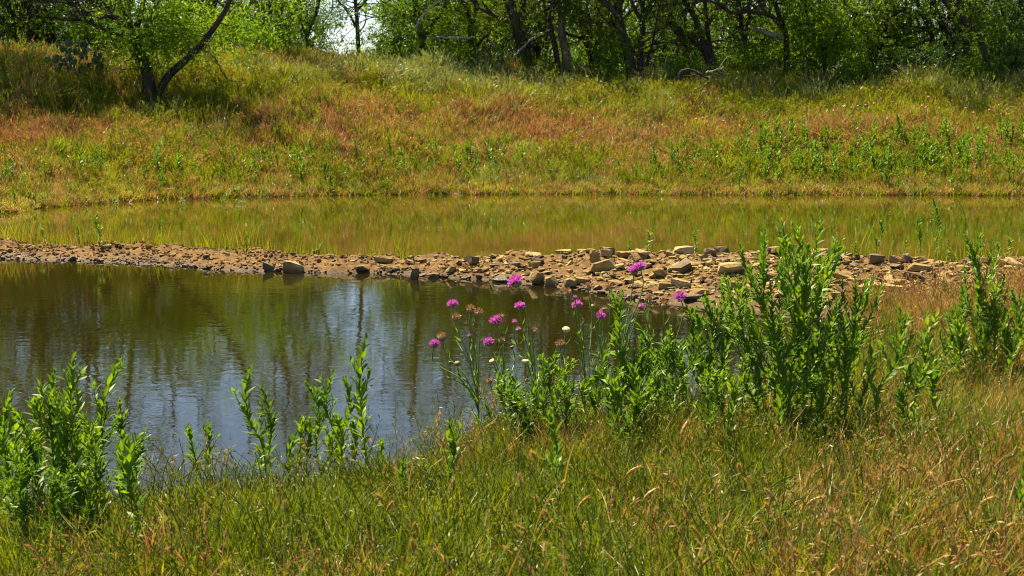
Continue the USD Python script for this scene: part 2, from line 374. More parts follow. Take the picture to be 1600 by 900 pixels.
# ------------------------------------------------------------------ grass
def blades(seed, n, h, spread, lean, width, segs=3, droop=0.5, dirn=None):
    r = np.random.default_rng(seed); V, Fc = [], []
    for k in range(n):
        a = r.uniform(0, 2 * np.pi); b = r.uniform(0, spread) ** 1.0
        o = np.array([math.cos(a) * b, math.sin(a) * b, -0.02])
        az = r.uniform(0, 2 * np.pi) if dirn is None else dirn + r.normal(0, .5)
        L = h * r.uniform(.5, 1.1); ln = abs(r.normal(lean, lean * .5)); w = width * r.uniform(.7, 1.3)
        t = np.linspace(0, 1, segs + 1); ang = ln + droop * t ** 1.5 * r.uniform(.3, 1.6)
        st = L / segs
        rr = np.r_[0, np.cumsum(np.sin(ang[:-1]) * st)]; zz = np.r_[0, np.cumsum(np.cos(ang[:-1]) * st)]
        c = o + np.stack([rr * math.cos(az), rr * math.sin(az), zz], 1)
        sp = az + np.pi / 2 + r.uniform(-.9, .9); side = np.array([math.cos(sp), math.sin(sp), 0])
        ww = w * np.array([.8, 1, .7, .0])[np.round(t * 3).astype(int)] if segs == 3 else w * (1 - t)
        L_, R_ = c - side * ww[:, None] / 2, c + side * ww[:, None] / 2
        v = np.empty((2 * segs + 1, 3)); v[0:-1:2] = L_[:-1]; v[1:-1:2] = R_[:-1]; v[-1] = c[-1]
        f = []
        for s in range(segs - 1):
            f += [(2 * s, 2 * s + 1, 2 * s + 3), (2 * s, 2 * s + 3, 2 * s + 2)]
        f.append((2 * segs - 2, 2 * segs - 1, 2 * segs))
        V.append(v); Fc.append(np.array(f))
    return cat_mesh(list(zip(V, Fc)))


def seedy(seed, n, h, spread, lean, width, head):
    """Stalks with a loose nodding seed head."""
    r = np.random.default_rng(seed); parts = []
    for k in range(n):
        a = r.uniform(0, 2 * np.pi); az = r.uniform(0, 2 * np.pi); b = spread * r.uniform()
        ln = abs(r.normal(lean, .15)); L = h * r.uniform(.7, 1.15)
        t = np.linspace(0, 1, 6); ang = ln + 0.9 * t ** 3
        rr = np.r_[0, np.cumsum(np.sin(ang[:-1]) * L / 5)]; zz = np.r_[0, np.cumsum(np.cos(ang[:-1]) * L / 5)]
        c = np.stack([rr * math.cos(az) + b * math.cos(a), rr * math.sin(az) + b * math.sin(a), zz - .02], 1)
        parts.append(tube(c, width / 2, 3))
        for s in range(int(7)):
            u = .72 + .28 * s / 6; p = np.array([np.interp(u, t, c[:, m]) for m in range(3)])
            d = unit(c[-1] - c[-3] + r.normal(0, .05, 3)); sd = unit(np.cross(d, r.normal(0, 1, 3)))
            l = head * r.uniform(.7, 1.2); w = l * .10
            parts.append((np.array([p, p + d * l * .5 + sd * w, p + d * l, p + d * l * .5 - sd * w]), np.array([[0, 1, 2], [0, 2, 3]])))
    return cat_mesh(parts)


def quats(yaw, tilt, tdir):
    cy, sy = np.cos(yaw / 2), np.sin(yaw / 2); ct, st = np.cos(tilt / 2), np.sin(tilt / 2)
    ax, ay = -np.sin(tdir), np.cos(tdir)
    # q = q_tilt * q_yaw
    w = ct * cy; x = st * ax * cy + st * ay * sy; y_ = st * ay * cy - st * ax * sy; z = ct * sy
    return w, x, y_, z


def scatter(name, label, cat, mat, protos, pos, scale, yaw, tilt, tdir, vary=None):
    pi = UsdGeom.PointInstancer.Define(stage, numbered(name))
    rel = pi.CreatePrototypesRel()
    for k, vf in enumerate(protos):
        m = usdkit.mesh(stage, f"{pi.GetPath()}/clump" + (f"_{k:03d}" if k else ""), vf, MAT[mat] if isinstance(mat, str) else MAT[mat[k]])
        rel.AddTarget(m.GetPath())
    n = len(pos); r = np.random.default_rng(n + 3)
    pi.CreateProtoIndicesAttr(Vt.IntArray.FromNumpy(r.integers(0, len(protos), n).astype(np.int32)))
    pi.CreatePositionsAttr(Vt.Vec3fArray.FromNumpy(np.asarray(pos, np.float32)))
    sc = np.asarray(scale, np.float32); sc = np.repeat(sc[:, None], 3, 1) if sc.ndim == 1 else sc
    pi.CreateScalesAttr(Vt.Vec3fArray.FromNumpy(sc))
    w, x, y, z = quats(yaw, tilt, tdir)
    pi.CreateOrientationsAttr(Vt.QuathArray([Gf.Quath(float(a), float(b), float(c), float(d)) for a, b, c, d in zip(w, x, y, z)]))
    tag(pi, label, cat, kind="stuff")
    return pi


def field(n, x0, x1, y0, y1, seed):
    r = np.random.default_rng(seed)
    x, y = r.uniform(x0, x1, n), r.uniform(y0, y1, n)
    keep = np.abs(x) < y * .36 + 1.0 + .25 * (y > 20)
    return x[keep], y[keep], r


def fb(x, y, f, seed, oc=3):
    return meshkit.fbm(np.stack([x * f, y * f, 0 * x], -1), oc, seed)


# far bank: greener on top and by the water, a rusty dry band half way, pale feathery grass on the crest
x, y, r = field(60000, -13, 13, 19, 36, 11)
sf = grid(s_far, x, y); ok = is_far(x, y) & (sf > -.06); x, y, sf = x[ok], y[ok], sf[ok]
z = np.maximum(height(x, y), -.02); u = r.uniform(0, 1, len(x))
na, nb, nc = fb(x, y, .8, 41), fb(x, y, .45, 42), fb(x, y, 1.6, 43)
dens = np.where(sf < .0, .5, 1.0) * np.where(sf > 9, .35, 1) * (1 - .6 * np.clip((clay_at(x, y) - .35) * 2, 0, 1))
keep = u < dens; x, y, z, sf, na, nb, nc = x[keep], y[keep], z[keep], sf[keep], na[keep], nb[keep], nc[keep]
u = r.uniform(0, 1, len(x))
red = np.clip(np.exp(-((sf - 3.3) / 1.1) ** 2) * .74 + (nb - .5) * 1.6, 0, .70) * np.clip((sf - .6), 0, 1)
left = np.clip((-x - 6) / 4, 0, 1); red = np.clip(red + left * np.exp(-((sf - 3.6) / 1.6) ** 2) * .35, 0, .85)
pale = np.clip(np.exp(-((sf - 6.8) / 1.3) ** 2) * np.exp(-((x + 1.2) / 2.6) ** 2) * .9 + (na - .58) * 1.3 + np.clip((sf - 4.6) / 1.5, 0, 1) * .28, 0, .8)
straw = np.clip(.32 - .2 * np.clip((sf - 4) / 1.5, 0, 1) + (nc - .5) * 1.2 + np.exp(-(sf / .9) ** 2) * .35, 0.05, .7)
kind = np.where(u < red, 0, np.where(r.uniform(0, 1, len(x)) < pale, 1, np.where(r.uniform(0, 1, len(x)) < straw, 2, 3)))
flow = fb(x, y, .5, 51, 2) * 6.5 - 1.2
for k, (nm, lb, mt, hh, wd) in enumerate([
        ("rusty_grass", "rust coloured dry grass in a band half way up the far bank", "grass_red", .30, .010),
        ("pale_grass", "pale feathery grass along the crest of the far bank", "grass_pale", .36, .010),
        ("straw_grass", "tan dry grass mixed through the far bank", "grass_straw", .30, .009),
        ("green_grass", "long green grass covering the far bank", "grass_green", .34, .012)]):
    s = kind == k
    pr = [blades(100 + k * 9 + q, 40, hh, .15, .28, wd * .75, droop=.9) for q in range(3)] + [seedy(150 + k * 9, 7, hh * 1.15, .1, .3, .005, .06)]
    scatter(nm, lb, "grass", mt, pr, np.stack([x, y, z], 1)[s], r.uniform(.6, 1.25, s.sum()) * np.interp(sf[s], [0, .3, 1.2, 3.5, 5], [.42, .6, .9, .95, 1.05]) * (.72 + .5 * fb(x[s], y[s], 1.3, 55)), r.uniform(0, 6.28, s.sum()),
            np.abs(r.normal(.42, .25, s.sum())) * np.clip(sf[s] / 3, .3, 1), flow[s] + r.normal(0, .5, s.sum()))

x, y, r = field(60000, -13, 13, 17, 26, 17); sf = grid(s_far, x, y); k = is_far(x, y) & (sf > -.07) & (sf < .4); x, y = x[k], y[k]; n = len(x)
scatter("shore_grass", "short tan and green grass hanging over the far waterline", "grass", ["grass_straw", "grass_green", "grass_green", "grass_red"], [blades(190 + q, 22, .16, .12, .4, .009, droop=1.0) for q in range(4)],
        np.stack([x, y, np.maximum(height(x, y), -.02)], 1), r.uniform(.5, 1.2, n), r.uniform(0, 6.28, n), np.abs(r.normal(.2, .2, n)), r.uniform(0, 6.28, n))

# near bank
x, y, r = field(26000, -5, 6, 2.3, 11.0, 12)
sn = grid(s_near, x, y); cl = clay_at(x, y); ok = (~is_far(x, y)) & (sn > -.10) & (cl < .55) & (y < near_low(np.minimum(x, 3.2)) + .3 + np.clip(x - 2.3, 0, 9) * 4)
ok &= (y < crest_y(x) - .55 - .35 * (x > 2.2) - .3 * np.exp(-((x - 2.9) / .6) ** 2))
x, y, sn, cl = x[ok], y[ok], sn[ok], cl[ok]
z = np.maximum(height(x, y), -.05); na, nb = fb(x, y, 1.1, 61), fb(x, y, .6, 62)
right = np.clip((x - .2) / 2.2, 0, 1) * np.clip((6.5 - y) / 2.5, 0, 1)          # drier towards the near right corner
beach = np.clip((x - 2.0) / .6, 0, 1) * np.clip((y - 6.2) / 1.5, 0, 1)          # tall dry grass by the end of the bar
dry = np.clip(.17 + (na - .5) * 1.0 + right * .58 + beach * .6, .04, .85)
gold = np.clip((nb - .5) * .8 * (.35 + .65 * right) + right * .34 + beach * .35 - .02, 0, .6)
u, u2 = r.uniform(0, 1, len(x)), r.uniform(0, 1, len(x))
kind = np.where(u < gold, 0, np.where(u2 < dry, 1, 2))
flow = fb(x, y, .7, 71, 2) * 9
near_edge = np.clip(.45 + sn / .8, .45, 1)
for k, (nm, lb, mt, hh, wd) in enumerate([
        ("reddish_grass", "orange brown dry grass in the near right corner and beside the bar", "grass_red", .17, .0035),
        ("dry_grass", "bleached straw among the near grass", "grass_straw", .16, .0034),
        ("fine_grass", "fine green grass covering the near bank", "grass_near", .155, .0036)]):
    s = kind == k
    pr = [blades(200 + k * 9 + q, 34, hh, .07, .25, wd, droop=.9) for q in range(4)] + [seedy(260 + k * 9 + q, 7, hh * 1.3, .07, .25, .0018, .014) for q in range(2)]
    scatter(nm, lb, "grass", mt, pr, np.stack([x, y, z], 1)[s], r.uniform(.55, 1.25, s.sum()) * near_edge[s] * (1 + .45 * beach[s]) * np.interp(y[s], [3.5, 6], [1.35, 1]), r.uniform(0, 6.28, s.sum()),
            np.abs(r.normal(.22 if k != 1 else .45, .2, s.sum())), flow[s] + r.normal(0, .8, s.sum()))

sx, sy, r = field(9000, -5, 3, 4, 9, 15); e = grid(s_near, sx, sy); k = (e > -.06) & (e < .45) & (sy < near_low(sx) + .2) & (r.uniform(0, 1, len(sx)) < .22); sx, sy = sx[k], sy[k]; n = len(sx)
scatter("nodding_grass", "nodding brome grass with loose seed heads along the near waterline", "grass", ["grass_near", "grass_straw", "grass_near"], [seedy(280 + q, 5, .25, .06, .25, .0018, .020) for q in range(3)],
        np.stack([sx, sy, np.maximum(height(sx, sy), -.03)], 1), r.uniform(.7, 1.2, n), r.uniform(0, 6.28, n), np.abs(r.normal(.15, .12, n)), r.uniform(0, 6.28, n))
sx, sy, r = field(2600, -5, 6, 2.6, 9.5, 16); e = grid(s_near, sx, sy); k = (e > .15) & (clay_at(sx, sy) < .4) & (~is_far(sx, sy)) & (sy < crest_y(sx) - .6) & (r.uniform(0, 1, len(sx)) < .45 + .3 * (sx > .5)); sx, sy = sx[k], sy[k]; n = len(sx)
scatter("bleached_stems", "pale dead grass stems lying across the near grass", "grass", "grass_straw", [blades(290 + q, 3, .24, .05, .6, .0042, droop=.9) for q in range(4)],
        np.stack([sx, sy, height(sx, sy) + .03], 1), r.uniform(.6, 1.3, n), r.uniform(0, 6.28, n), np.abs(r.normal(.5, .3, n)), r.uniform(0, 6.28, n))

# reedy grass standing in the water behind the bar, at the left, and on the bar's right end
px_, py_ = [], []
r = np.random.default_rng(77); pos = []
for (a, b, c, n) in [(0, 170, .35, 80), (180, 420, .40, 70), (420, 640, .2, 22), (1330, 1600, .1, 50)]:
    for k in range(n):
        p = r.uniform(a, b); yy = float(crest_y((p - 800) / FPX * 13)) + c + r.uniform(-.05, .9); xx = (p - 800) / FPX * yy
        pos.append((xx, yy, max(h1(xx, yy), -.03)))
pos = np.array(pos); n = len(pos)
scatter("pond_edge_grass", "thin green and tan grass growing in the shallows behind the bar", "grass", ["grass_green", "grass_green", "grass_straw"],
        [blades(300, 12, .26, .10, .15, .007), blades(301, 10, .32, .10, .2, .007), blades(302, 12, .26, .12, .3, .005)], pos, r.uniform(.5, 1.15, n), r.uniform(0, 6.28, n), np.abs(r.normal(.1, .1, n)), r.uniform(0, 6.28, n))


# ------------------------------------------------------------------ trees
def leaflets(centers, rad, per, size, seed, droop=.35, sprays=9):
    """Feathery foliage: sprays of small leaflets round each twig end."""
    r = np.random.default_rng(seed); C = np.asarray(centers, float); n = len(C)
    rad = np.broadcast_to(np.asarray(rad, float), (n,))
    k = max(per // sprays, 3)
    o = np.repeat(C, sprays, 0); R = np.repeat(rad, sprays)
    d = unit(r.normal(0, 1, (len(o), 3)) * [1, 1, .75]); d[:, 2] -= droop * .4
    start = o + d * (R * r.uniform(.0, .55, len(o)))[:, None]
    L = R * r.uniform(.5, 1.0, len(o))
    t = np.linspace(.1, 1, k)
    p = start[:, None] + d[:, None] * (L[:, None] * t)[..., None]
    p[..., 2] -= droop * L[:, None] * t ** 2 * .7
    p = p.reshape(-1, 3); dd = np.repeat(d, k, 0)
    side = unit(np.cross(dd, unit(r.normal(0, 1, (len(o), 3)).repeat(k, 0)))) * np.where(np.arange(len(p)) % 2, 1, -1)[:, None]
    ax = unit(dd * .6 + side + r.normal(0, .25, p.shape)); ax[:, 2] -= .25
    w = unit(np.cross(ax, r.normal(0, 1, p.shape)))
    s = size * r.uniform(.6, 1.3, len(p))[:, None]
    v = np.stack([p, p + ax * s * .5 + w * s * .16, p + ax * s, p + ax * s * .5 - w * s * .16], 1).reshape(-1, 3)
    b = np.arange(len(p))[:, None] * 4
    return v, np.vstack([b + [0, 1, 2], b + [0, 2, 3]])


def grow(base, d, L, rad, level, r, out, ends, kink=.35, n=5, lift=.25):
    """A crooked branch and its side branches; the twig ends gather in ends."""
    p = [np.asarray(base, float)]; d = unit(d)
    for k in range(n):
        d = unit(d + r.normal(0, kink / 2, 3) + np.array([0, 0, lift * .25])); p.append(p[-1] + d * L / n)
    rr = np.linspace(rad, rad * .45, n + 1)
    out.append((level, tube(np.array(p), rr, 6 if rad > .03 else 4)))
    if level == 0:
        ends += [p[-1], p[n // 2]]
        return
    for k in range(int(r.integers(2, 4)) + (level > 1)):
        i = int(r.integers(n // 2, n + 1)); nd = unit(unit(p[i] - p[i - 1]) + r.normal(0, .6, 3) + [0, 0, .1])
        grow(p[i], nd, L * r.uniform(.5, .8), rr[i] * .7, level - 1, r, out, ends, kink * 1.1, 4, lift)
    if level <= 1: ends.append(p[-1])


def tree(label, limbs, depth, seed, leaf="mesquite_leaf", bark="bark", per=90, size=.075, rad=.36, extra=(), bare=.16, name="mesquite_tree", levels=2, tiplen=1.3, group=None, cat="tree", ydev=.35):
    """limbs: lists of photo points with the thickness in photo pixels at either end; the first is the trunk, the rest are limbs that fork from it."""
    depth = depth + (2.2 if depth > 26.9 else 0); r = np.random.default_rng(seed); base = at_y(*limbs[0][0][0], depth); base[2] = h1(base[0], base[1]) - .08
    s = depth / FPX; t = thing(name, label, cat, base, group)
    twigs, ends = [], []
    for k, (pts, r0, r1) in enumerate(limbs):
        P = np.array([at_y(*p, depth) for p in pts]); drift = r.uniform(-.35, .35) if k else r.uniform(-.12, .12)
        length = np.r_[0, np.cumsum(np.linalg.norm(np.diff(P, axis=0), axis=1))]
        P[:, 1] += drift * length
        P[:, 0] *= (P[:, 1] / depth); P[:, 2] = CAM_H + (P[:, 2] - CAM_H) * P[:, 1] / depth
        if k == 0: P[0] = base
        c = spline(P, 4 * len(P)); c += r.normal(0, .012, c.shape) * np.linspace(0, 1, len(c))[:, None]
        part(t, "trunk" if k == 0 else "branch", (lambda m: (m[0] - base, m[1]))(tube(c, np.linspace(r0, r1, len(c)) * s / 2 * np.where(np.arange(len(c)) == 0, 1.25, 1), 8)), bark, True)
        tip = unit(c[-1] - c[-4])
        for q in range(3):
            grow(c[-1], unit(tip + r.normal(0, .4, 3) + [0, 0, .25]), tiplen * r.uniform(.8, 1.2), r1 * s / 2 * .85, levels, r, twigs, ends)
        for q in range(2 + len(P)):
            i = int(r.integers(len(c) // 3, len(c)))
            grow(c[i], unit(r.normal(0, 1, 3) * [1, .8, .45] + [0, 0, .15]), .75 * r.uniform(.6, 1.2), .016, 1, r, twigs, ends)
    part(t, "twigs", (lambda m: (m[0] - base, m[1]))(cat_mesh([m for _, m in twigs])), bark, True, kind="stuff")
    E = np.array(ends)
    E = E[r.uniform(0, 1, len(E)) < bare]
    if len(extra): E = np.vstack([E] + [at_y(a, b, depth)[None] + r.normal(0, 1, (n_, 3)) * [sx * s, ydev, sy * s] for a, b, sx, sy, n_ in extra])
    up = np.array([[limbs[0][0][-1][0] + r.normal(0, 26), r.uniform(-75, -6)] for _ in range(0 if bare == .06 or 415 < limbs[0][0][0][0] < 620 else 10)])
    if len(up): E = np.vstack([E, [at_y(a, b, depth + r.normal(.3, .4)) for a, b in up]])
    v, f = leaflets(E, rad * r.uniform(.7, 1.25, len(E)), per, size, seed + 1)
    part(t, "crown", (v - base, f), leaf, kind="stuff")
    return t


tree("mesquite leaning over the left bank, its trunk forking near the ground, bright leaves hanging low", [
    ([(235, 166), (231, 118), (222, 90), (213, 66)], 24, 13), ([(244, 156), (262, 120), (292, 92), (330, 50), (352, 14), (372, -50)], 14, 6),
    ([(216, 70), (205, 42), (190, 15), (180, -40), (170, -90)], 12, 6), ([(216, 70), (240, 20), (262, -40)], 9, 5), ([(206, 46), (172, 25), (150, 28), (125, 14), (92, 2)], 8, 3)], float(ground_at(236, 164)[1]), 1,
     leaf="bright_leaf", extra=[(235, 42, 30, 14, 34), (300, 38, 38, 16, 38), (205, 62, 14, 12, 18), (320, 72, 20, 8, 10), (250, 10, 50, 10, 24), (222, 86, 15, 10, 14), (275, 70, 26, 12, 20), (385, 35, 36, 18, 34), (150, 30, 34, 14, 16)], per=70)
tree("thin leaning mesquite with a slanting trunk above the left slope", [([(380, 101), (394, 80), (404, 62), (418, 40), (424, 0), (428, -60)], 9, 5), ([(418, 40), (440, 18), (452, -20)], 5, 3)], 27.6, 2, extra=[(430, 25, 30, 18, 14), (400, 50, 30, 15, 10)])
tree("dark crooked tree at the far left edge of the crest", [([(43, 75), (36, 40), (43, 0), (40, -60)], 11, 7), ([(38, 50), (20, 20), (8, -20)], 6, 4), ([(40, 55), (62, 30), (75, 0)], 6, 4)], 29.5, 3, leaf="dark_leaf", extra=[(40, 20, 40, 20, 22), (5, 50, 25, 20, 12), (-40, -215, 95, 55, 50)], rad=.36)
tree("mesquite rooted past the left edge, its high crown shading the upper left slope", [([(-75, 118), (-70, 60), (-60, 0), (-40, -90)], 20, 12), ([(-68, 40), (-20, -40), (30, -120)], 11, 6)], 26.8, 24,
     extra=[(-60, -190, 70, 45, 150), (30, -190, 50, 35, 90)], ydev=1.1, rad=.45)
tree("small crooked tree with a left leaning stem left of the cactus", [([(92, 72), (82, 52), (68, 42), (52, 28), (40, -5)], 7, 4), ([(75, 46), (85, 15), (98, -20)], 5, 3)], 30.0, 4, leaf="dark_leaf", bare=.12)
tree("dark twin stemmed mesquite rising behind the cactus", [([(166, 62), (166, 40), (152, 12), (132, -20), (120, -70)], 14, 8), ([(136, 60), (133, 32), (120, 0), (115, -50)], 8, 5)], 29.0, 5, extra=[(140, 15, 30, 16, 12)])
tree("mesquite with a split dark trunk left of the open gap of sky", [([(430, 84), (432, 45), (430, 10), (424, -50)], 11, 7), ([(432, 50), (450, 28), (466, 0), (474, -50)], 8, 5)], 30.5, 6, extra=[(450, 30, 26, 22, 20), (470, 65, 22, 8, 12)])
tree("slim mesquite left of the sky gap, leaning right", [([(476, 84), (480, 55), (492, 25), (500, -10), (506, -60)], 8, 5), ([(480, 58), (468, 30), (460, 0)], 5, 3)], 31.0, 7, extra=[(490, 40, 16, 20, 12)], bare=.12)
tree("bare dark tree standing alone in the gap of pale sky", [([(562, 84), (559, 55), (558, 30), (556, 0), (550, -60), (556, -150)], 8, 4), ([(556, 42), (543, 18), (524, -5), (505, -50)], 4.5, 2.5), ([(559, 14), (575, -4), (590, -50)], 4.5, 2.5), ([(562, 50), (572, 30), (570, -5)], 2.5, 1.5)], 29.0, 8, bare=.06, rad=.3, per=40, levels=2)
tree("dark trunk with a pale curled dead limb inside the green thicket", [([(658, 90), (660, 66), (656, 45), (650, 12), (644, -50)], 15, 8), ([(661, 66), (672, 42), (690, 20), (705, -20)], 8, 4), ([(657, 26), (632, 24), (612, 22), (597, 27)], 4, 2)], 28.4, 9,
     leaf="bright_leaf", extra=[(615, 45, 30, 25, 45), (630, 75, 26, 9, 20), (640, 15, 35, 14, 20)])
tree("mesquite with an arching forked trunk in the thicket", [([(745, 106), (737, 70), (735, 42), (731, 14), (714, -6), (700, -50)], 11, 6), ([(735, 42), (743, 20), (740, -20)], 7, 4), ([(740, 78), (760, 55), (785, 30), (800, 5)], 6, 3)], 28.8, 10, extra=[(765, 25, 30, 20, 30), (710, 25, 20, 20, 14)])
tree("slender dark trunk crossing a reddish one at the bank's crest", [([(876, 94), (868, 76), (862, 42), (863, 0), (856, -70)], 10, 6), ([(866, 60), (840, 70), (815, 82)], 3, 1.5), ([(862, 42), (850, 8), (846, -40)], 4, 3)], 28.0, 11, extra=[(820, 25, 20, 18, 16)])
tree("thick reddish ridged trunk in the middle of the crest", [([(886, 98), (884, 78), (877, 52), (878, 22), (869, 0), (866, -60)], 17, 9), ([(877, 20), (890, 2), (902, -30)], 5, 3)], 28.2, 12, bark="bark_red", extra=[(900, 15, 18, 14, 16), (935, 10, 20, 14, 14)])
tree("big dark leaning trunk forking near the top of the photo", [([(990, 106), (981, 80), (971, 50), (966, 22), (967, -30), (972, -90)], 19, 10), ([(966, 24), (950, 8), (930, -8), (905, -50)], 11, 6), ([(976, 68), (966, 52), (955, 40)], 3, 1.5)], 27.4, 13, extra=[(940, 60, 20, 18, 16), (950, 85, 20, 8, 12)])
tree("forked dark tree beside the big leaning trunk", [([(1003, 104), (1001, 72), (1004, 45), (1004, 28)], 12, 9), ([(1004, 30), (1018, 10), (1030, -10), (1050, -60)], 7, 4), ([(1004, 32), (991, 12), (984, -10), (980, -60)], 7, 4), ([(1012, 103), (1014, 88), (1018, 74)], 5, 3), ([(1014, 72), (1040, 67), (1064, 69)], 3, 1.5)], 27.5, 14, bare=.10, extra=[(1030, 20, 12, 20, 12)])
tree("heavy dark trunk sloping left across the centre right thicket", [([(1122, 98), (1104, 80), (1080, 58), (1060, 48), (1045, 34), (1036, 0), (1028, -60)], 20, 9), ([(1100, 76), (1092, 45), (1082, 20), (1068, 0), (1060, -50)], 11, 6), ([(1112, 88), (1106, 50), (1102, 10), (1100, -50)], 8, 5)], 28.0, 15, extra=[(1070, 70, 14, 16, 16), (1060, 15, 20, 12, 12)])
tree("pair of slim twined trunks right of the heavy sloping trunk", [([(1169, 97), (1165, 72), (1159, 45), (1156, 16), (1152, -10), (1150, -70)], 9, 6), ([(1168, 70), (1166, 50), (1171, 25), (1168, -10)], 5, 3)], 27.8, 16, bare=.10, extra=[(1150, 75, 14, 10, 12), (1185, 85, 16, 8, 12)])
tree("upright dark trunk with a long limb reaching left", [([(1229, 95), (1229, 60), (1222, 36), (1210, 2), (1200, -60)], 10, 6), ([(1222, 42), (1196, 22), (1162, 18), (1142, 20), (1126, 7), (1098, 1)], 8, 4), ([(1196, 22), (1186, 0), (1180, -40)], 6, 4)], 27.6, 17, extra=[(1225, 25, 16, 20, 12)])
tree("leafy bright green tree with rounded leaves right of the upright trunks", [([(1291, 104), (1287, 75), (1284, 40), (1280, 0), (1275, -60)], 6, 4), ([(1288, 80), (1270, 50), (1258, 10)], 4, 3), ([(1289, 90), (1308, 55), (1320, 10)], 4, 3)], 27.4, 18, leaf="bright_leaf", extra=[(1280, 30, 26, 22, 60), (1300, 60, 22, 20, 30)], size=.09, per=90, name="leafy_tree")
tree("dark tree with a limb slanting down to the right near the right edge", [([(1548, 82), (1530, 58), (1508, 35), (1500, 15), (1500, -20), (1498, -80)], 10, 9), ([(1503, 26), (1483, 12), (1470, -8), (1450, -60)], 7, 4), ([(1516, 42), (1519, 20), (1528, -6)], 4, 3)], 27.0, 19, extra=[(1540, 30, 26, 20, 24)])
tree("dark double trunk behind the shrubs at the right", [([(1484, 84), (1478, 55), (1468, 30), (1460, 5), (1455, -60)], 11, 7), ([(1458, 70), (1452, 45), (1440, 20), (1425, -20)], 9, 5)], 28.5, 20, leaf="dark_leaf", extra=[(1440, 25, 30, 18, 30)])
tree("tree with a long thin limb slanting to the upper left over the shrubs", [([(1390, 92), (1378, 60), (1365, 40), (1345, 26), (1328, 14), (1300, -20)], 8, 4), ([(1380, 62), (1386, 30), (1380, -30)], 6, 4)], 28.5, 21, extra=[(1390, 30, 30, 22, 36)])
tree("dense dark leaved tree at the right edge of the photo", [([(1588, 96), (1590, 50), (1596, 0), (1600, -70)], 9, 6), ([(1590, 60), (1570, 30), (1560, -10)], 6, 4)], 28.0, 22, leaf="dark_leaf", extra=[(1575, 40, 24, 26, 40)])

def zone_of(px):
    return ["left of the leaning mesquite", "between the leaning mesquite and the gap of sky", "between the gap of sky and the reddish trunk", "between the reddish trunk and the upright trunk", "right of the upright trunk"][int(np.searchsorted([235, 550, 882, 1229], px))]


# trees further back, copies of four kinds
back_models = []
for k in range(4):
    r = np.random.default_rng(900 + k); m = model("mesquite_model"); tw, ends = [], []
    for q in range(2 + k % 2):
        a = r.uniform(0, 6.28); p = np.array([[0, 0, -.1], [.15 * math.cos(a), .15 * math.sin(a), .8], [.5 * math.cos(a), .5 * math.sin(a), 1.7]]); c = spline(p, 10) + r.normal(0, .02, (10, 3))
        part(m, "trunk" if q == 0 else "branch", tube(c, np.linspace(.13, .08, 10), 7), "bark", True)
        for w in range(4):
            grow(c[int(r.integers(5, 10))], unit(np.array([math.cos(a), math.sin(a), 1.1]) + r.normal(0, .6, 3)), 1.5 * r.uniform(.7, 1.2), .045, 2, r, tw, ends)
    part(m, "twigs", cat_mesh([t for _, t in tw]), "bark", True, kind="stuff")
    part(m, "crown", leaflets(np.array(ends)[::4], .40, 70, .08, 950 + k), "mesquite_leaf" if k % 2 else "bright_leaf", kind="stuff")
    back_models.append(m)
r = np.random.default_rng(33); spots = []
for px in list(range(-260, 1900, 110)):
    if 430 < px < 680: continue
    for dd in (32.2, 35, 43):
        p = px + r.uniform(-24, 24)
        if 455 < p < 650: continue
        spots.append((p, dd + r.uniform(-2.5, 3)))
for k, (px, dd) in enumerate(spots):
    xx = (px - 800) / FPX * dd
    copy_of(back_models[k % 4], "background_tree", "mesquite tree further back, glimpsed " + zone_of(px), "tree", (xx, dd, h1(xx, dd)), "trees further back " + zone_of(px), (0, 0, r.uniform(0, 360)), r.uniform(.85, 1.25))


# the thicket behind the crest: copies of three bush models
bush_models = []
for k in range(3):
    r = np.random.default_rng(970 + k); m = model("bush_model"); E, st = [], []
    for q in range(46):
        a, w = r.uniform(0, 6.28), r.uniform() ** .5
        E.append([math.cos(a) * w * 1.25, math.sin(a) * w * .9, r.uniform(.15, 1) * 2.5 * (1 - .35 * w * w)])
    for e in E[::3]: st.append(tube(spline([[0, 0, -.05], [e[0] * .35, e[1] * .35, e[2] * .55], e], 7) + r.normal(0, .02, (7, 3)), np.linspace(.03, .008, 7), 5))
    part(m, "stems", cat_mesh(st), "bark", True, kind="stuff")
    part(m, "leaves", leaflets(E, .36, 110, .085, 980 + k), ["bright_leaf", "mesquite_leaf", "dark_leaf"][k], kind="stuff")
    bush_models.append(m)
r = np.random.default_rng(44)
for k, px in enumerate(range(-150, 1790, 27)):
    dd = r.uniform(33, 38); p = px + r.uniform(-14, 14)
    if 462 < p < 634: continue
    xx = (p - 800) / FPX * dd; kk = int(r.choice(3, p=[.10, .40, .50])) if p < 1350 else int(r.choice(3, p=[.15, .35, .5]))
    copy_of(bush_models[kk], "thicket_bush", "leafy bush of the thicket, glimpsed " + zone_of(p), "bush", (xx, dd, h1(xx, dd)), "thicket bushes " + zone_of(p), (0, 0, r.uniform(0, 360)), (r.uniform(.8, 1.2), r.uniform(.8, 1.2), r.uniform(.75, 1.2)))


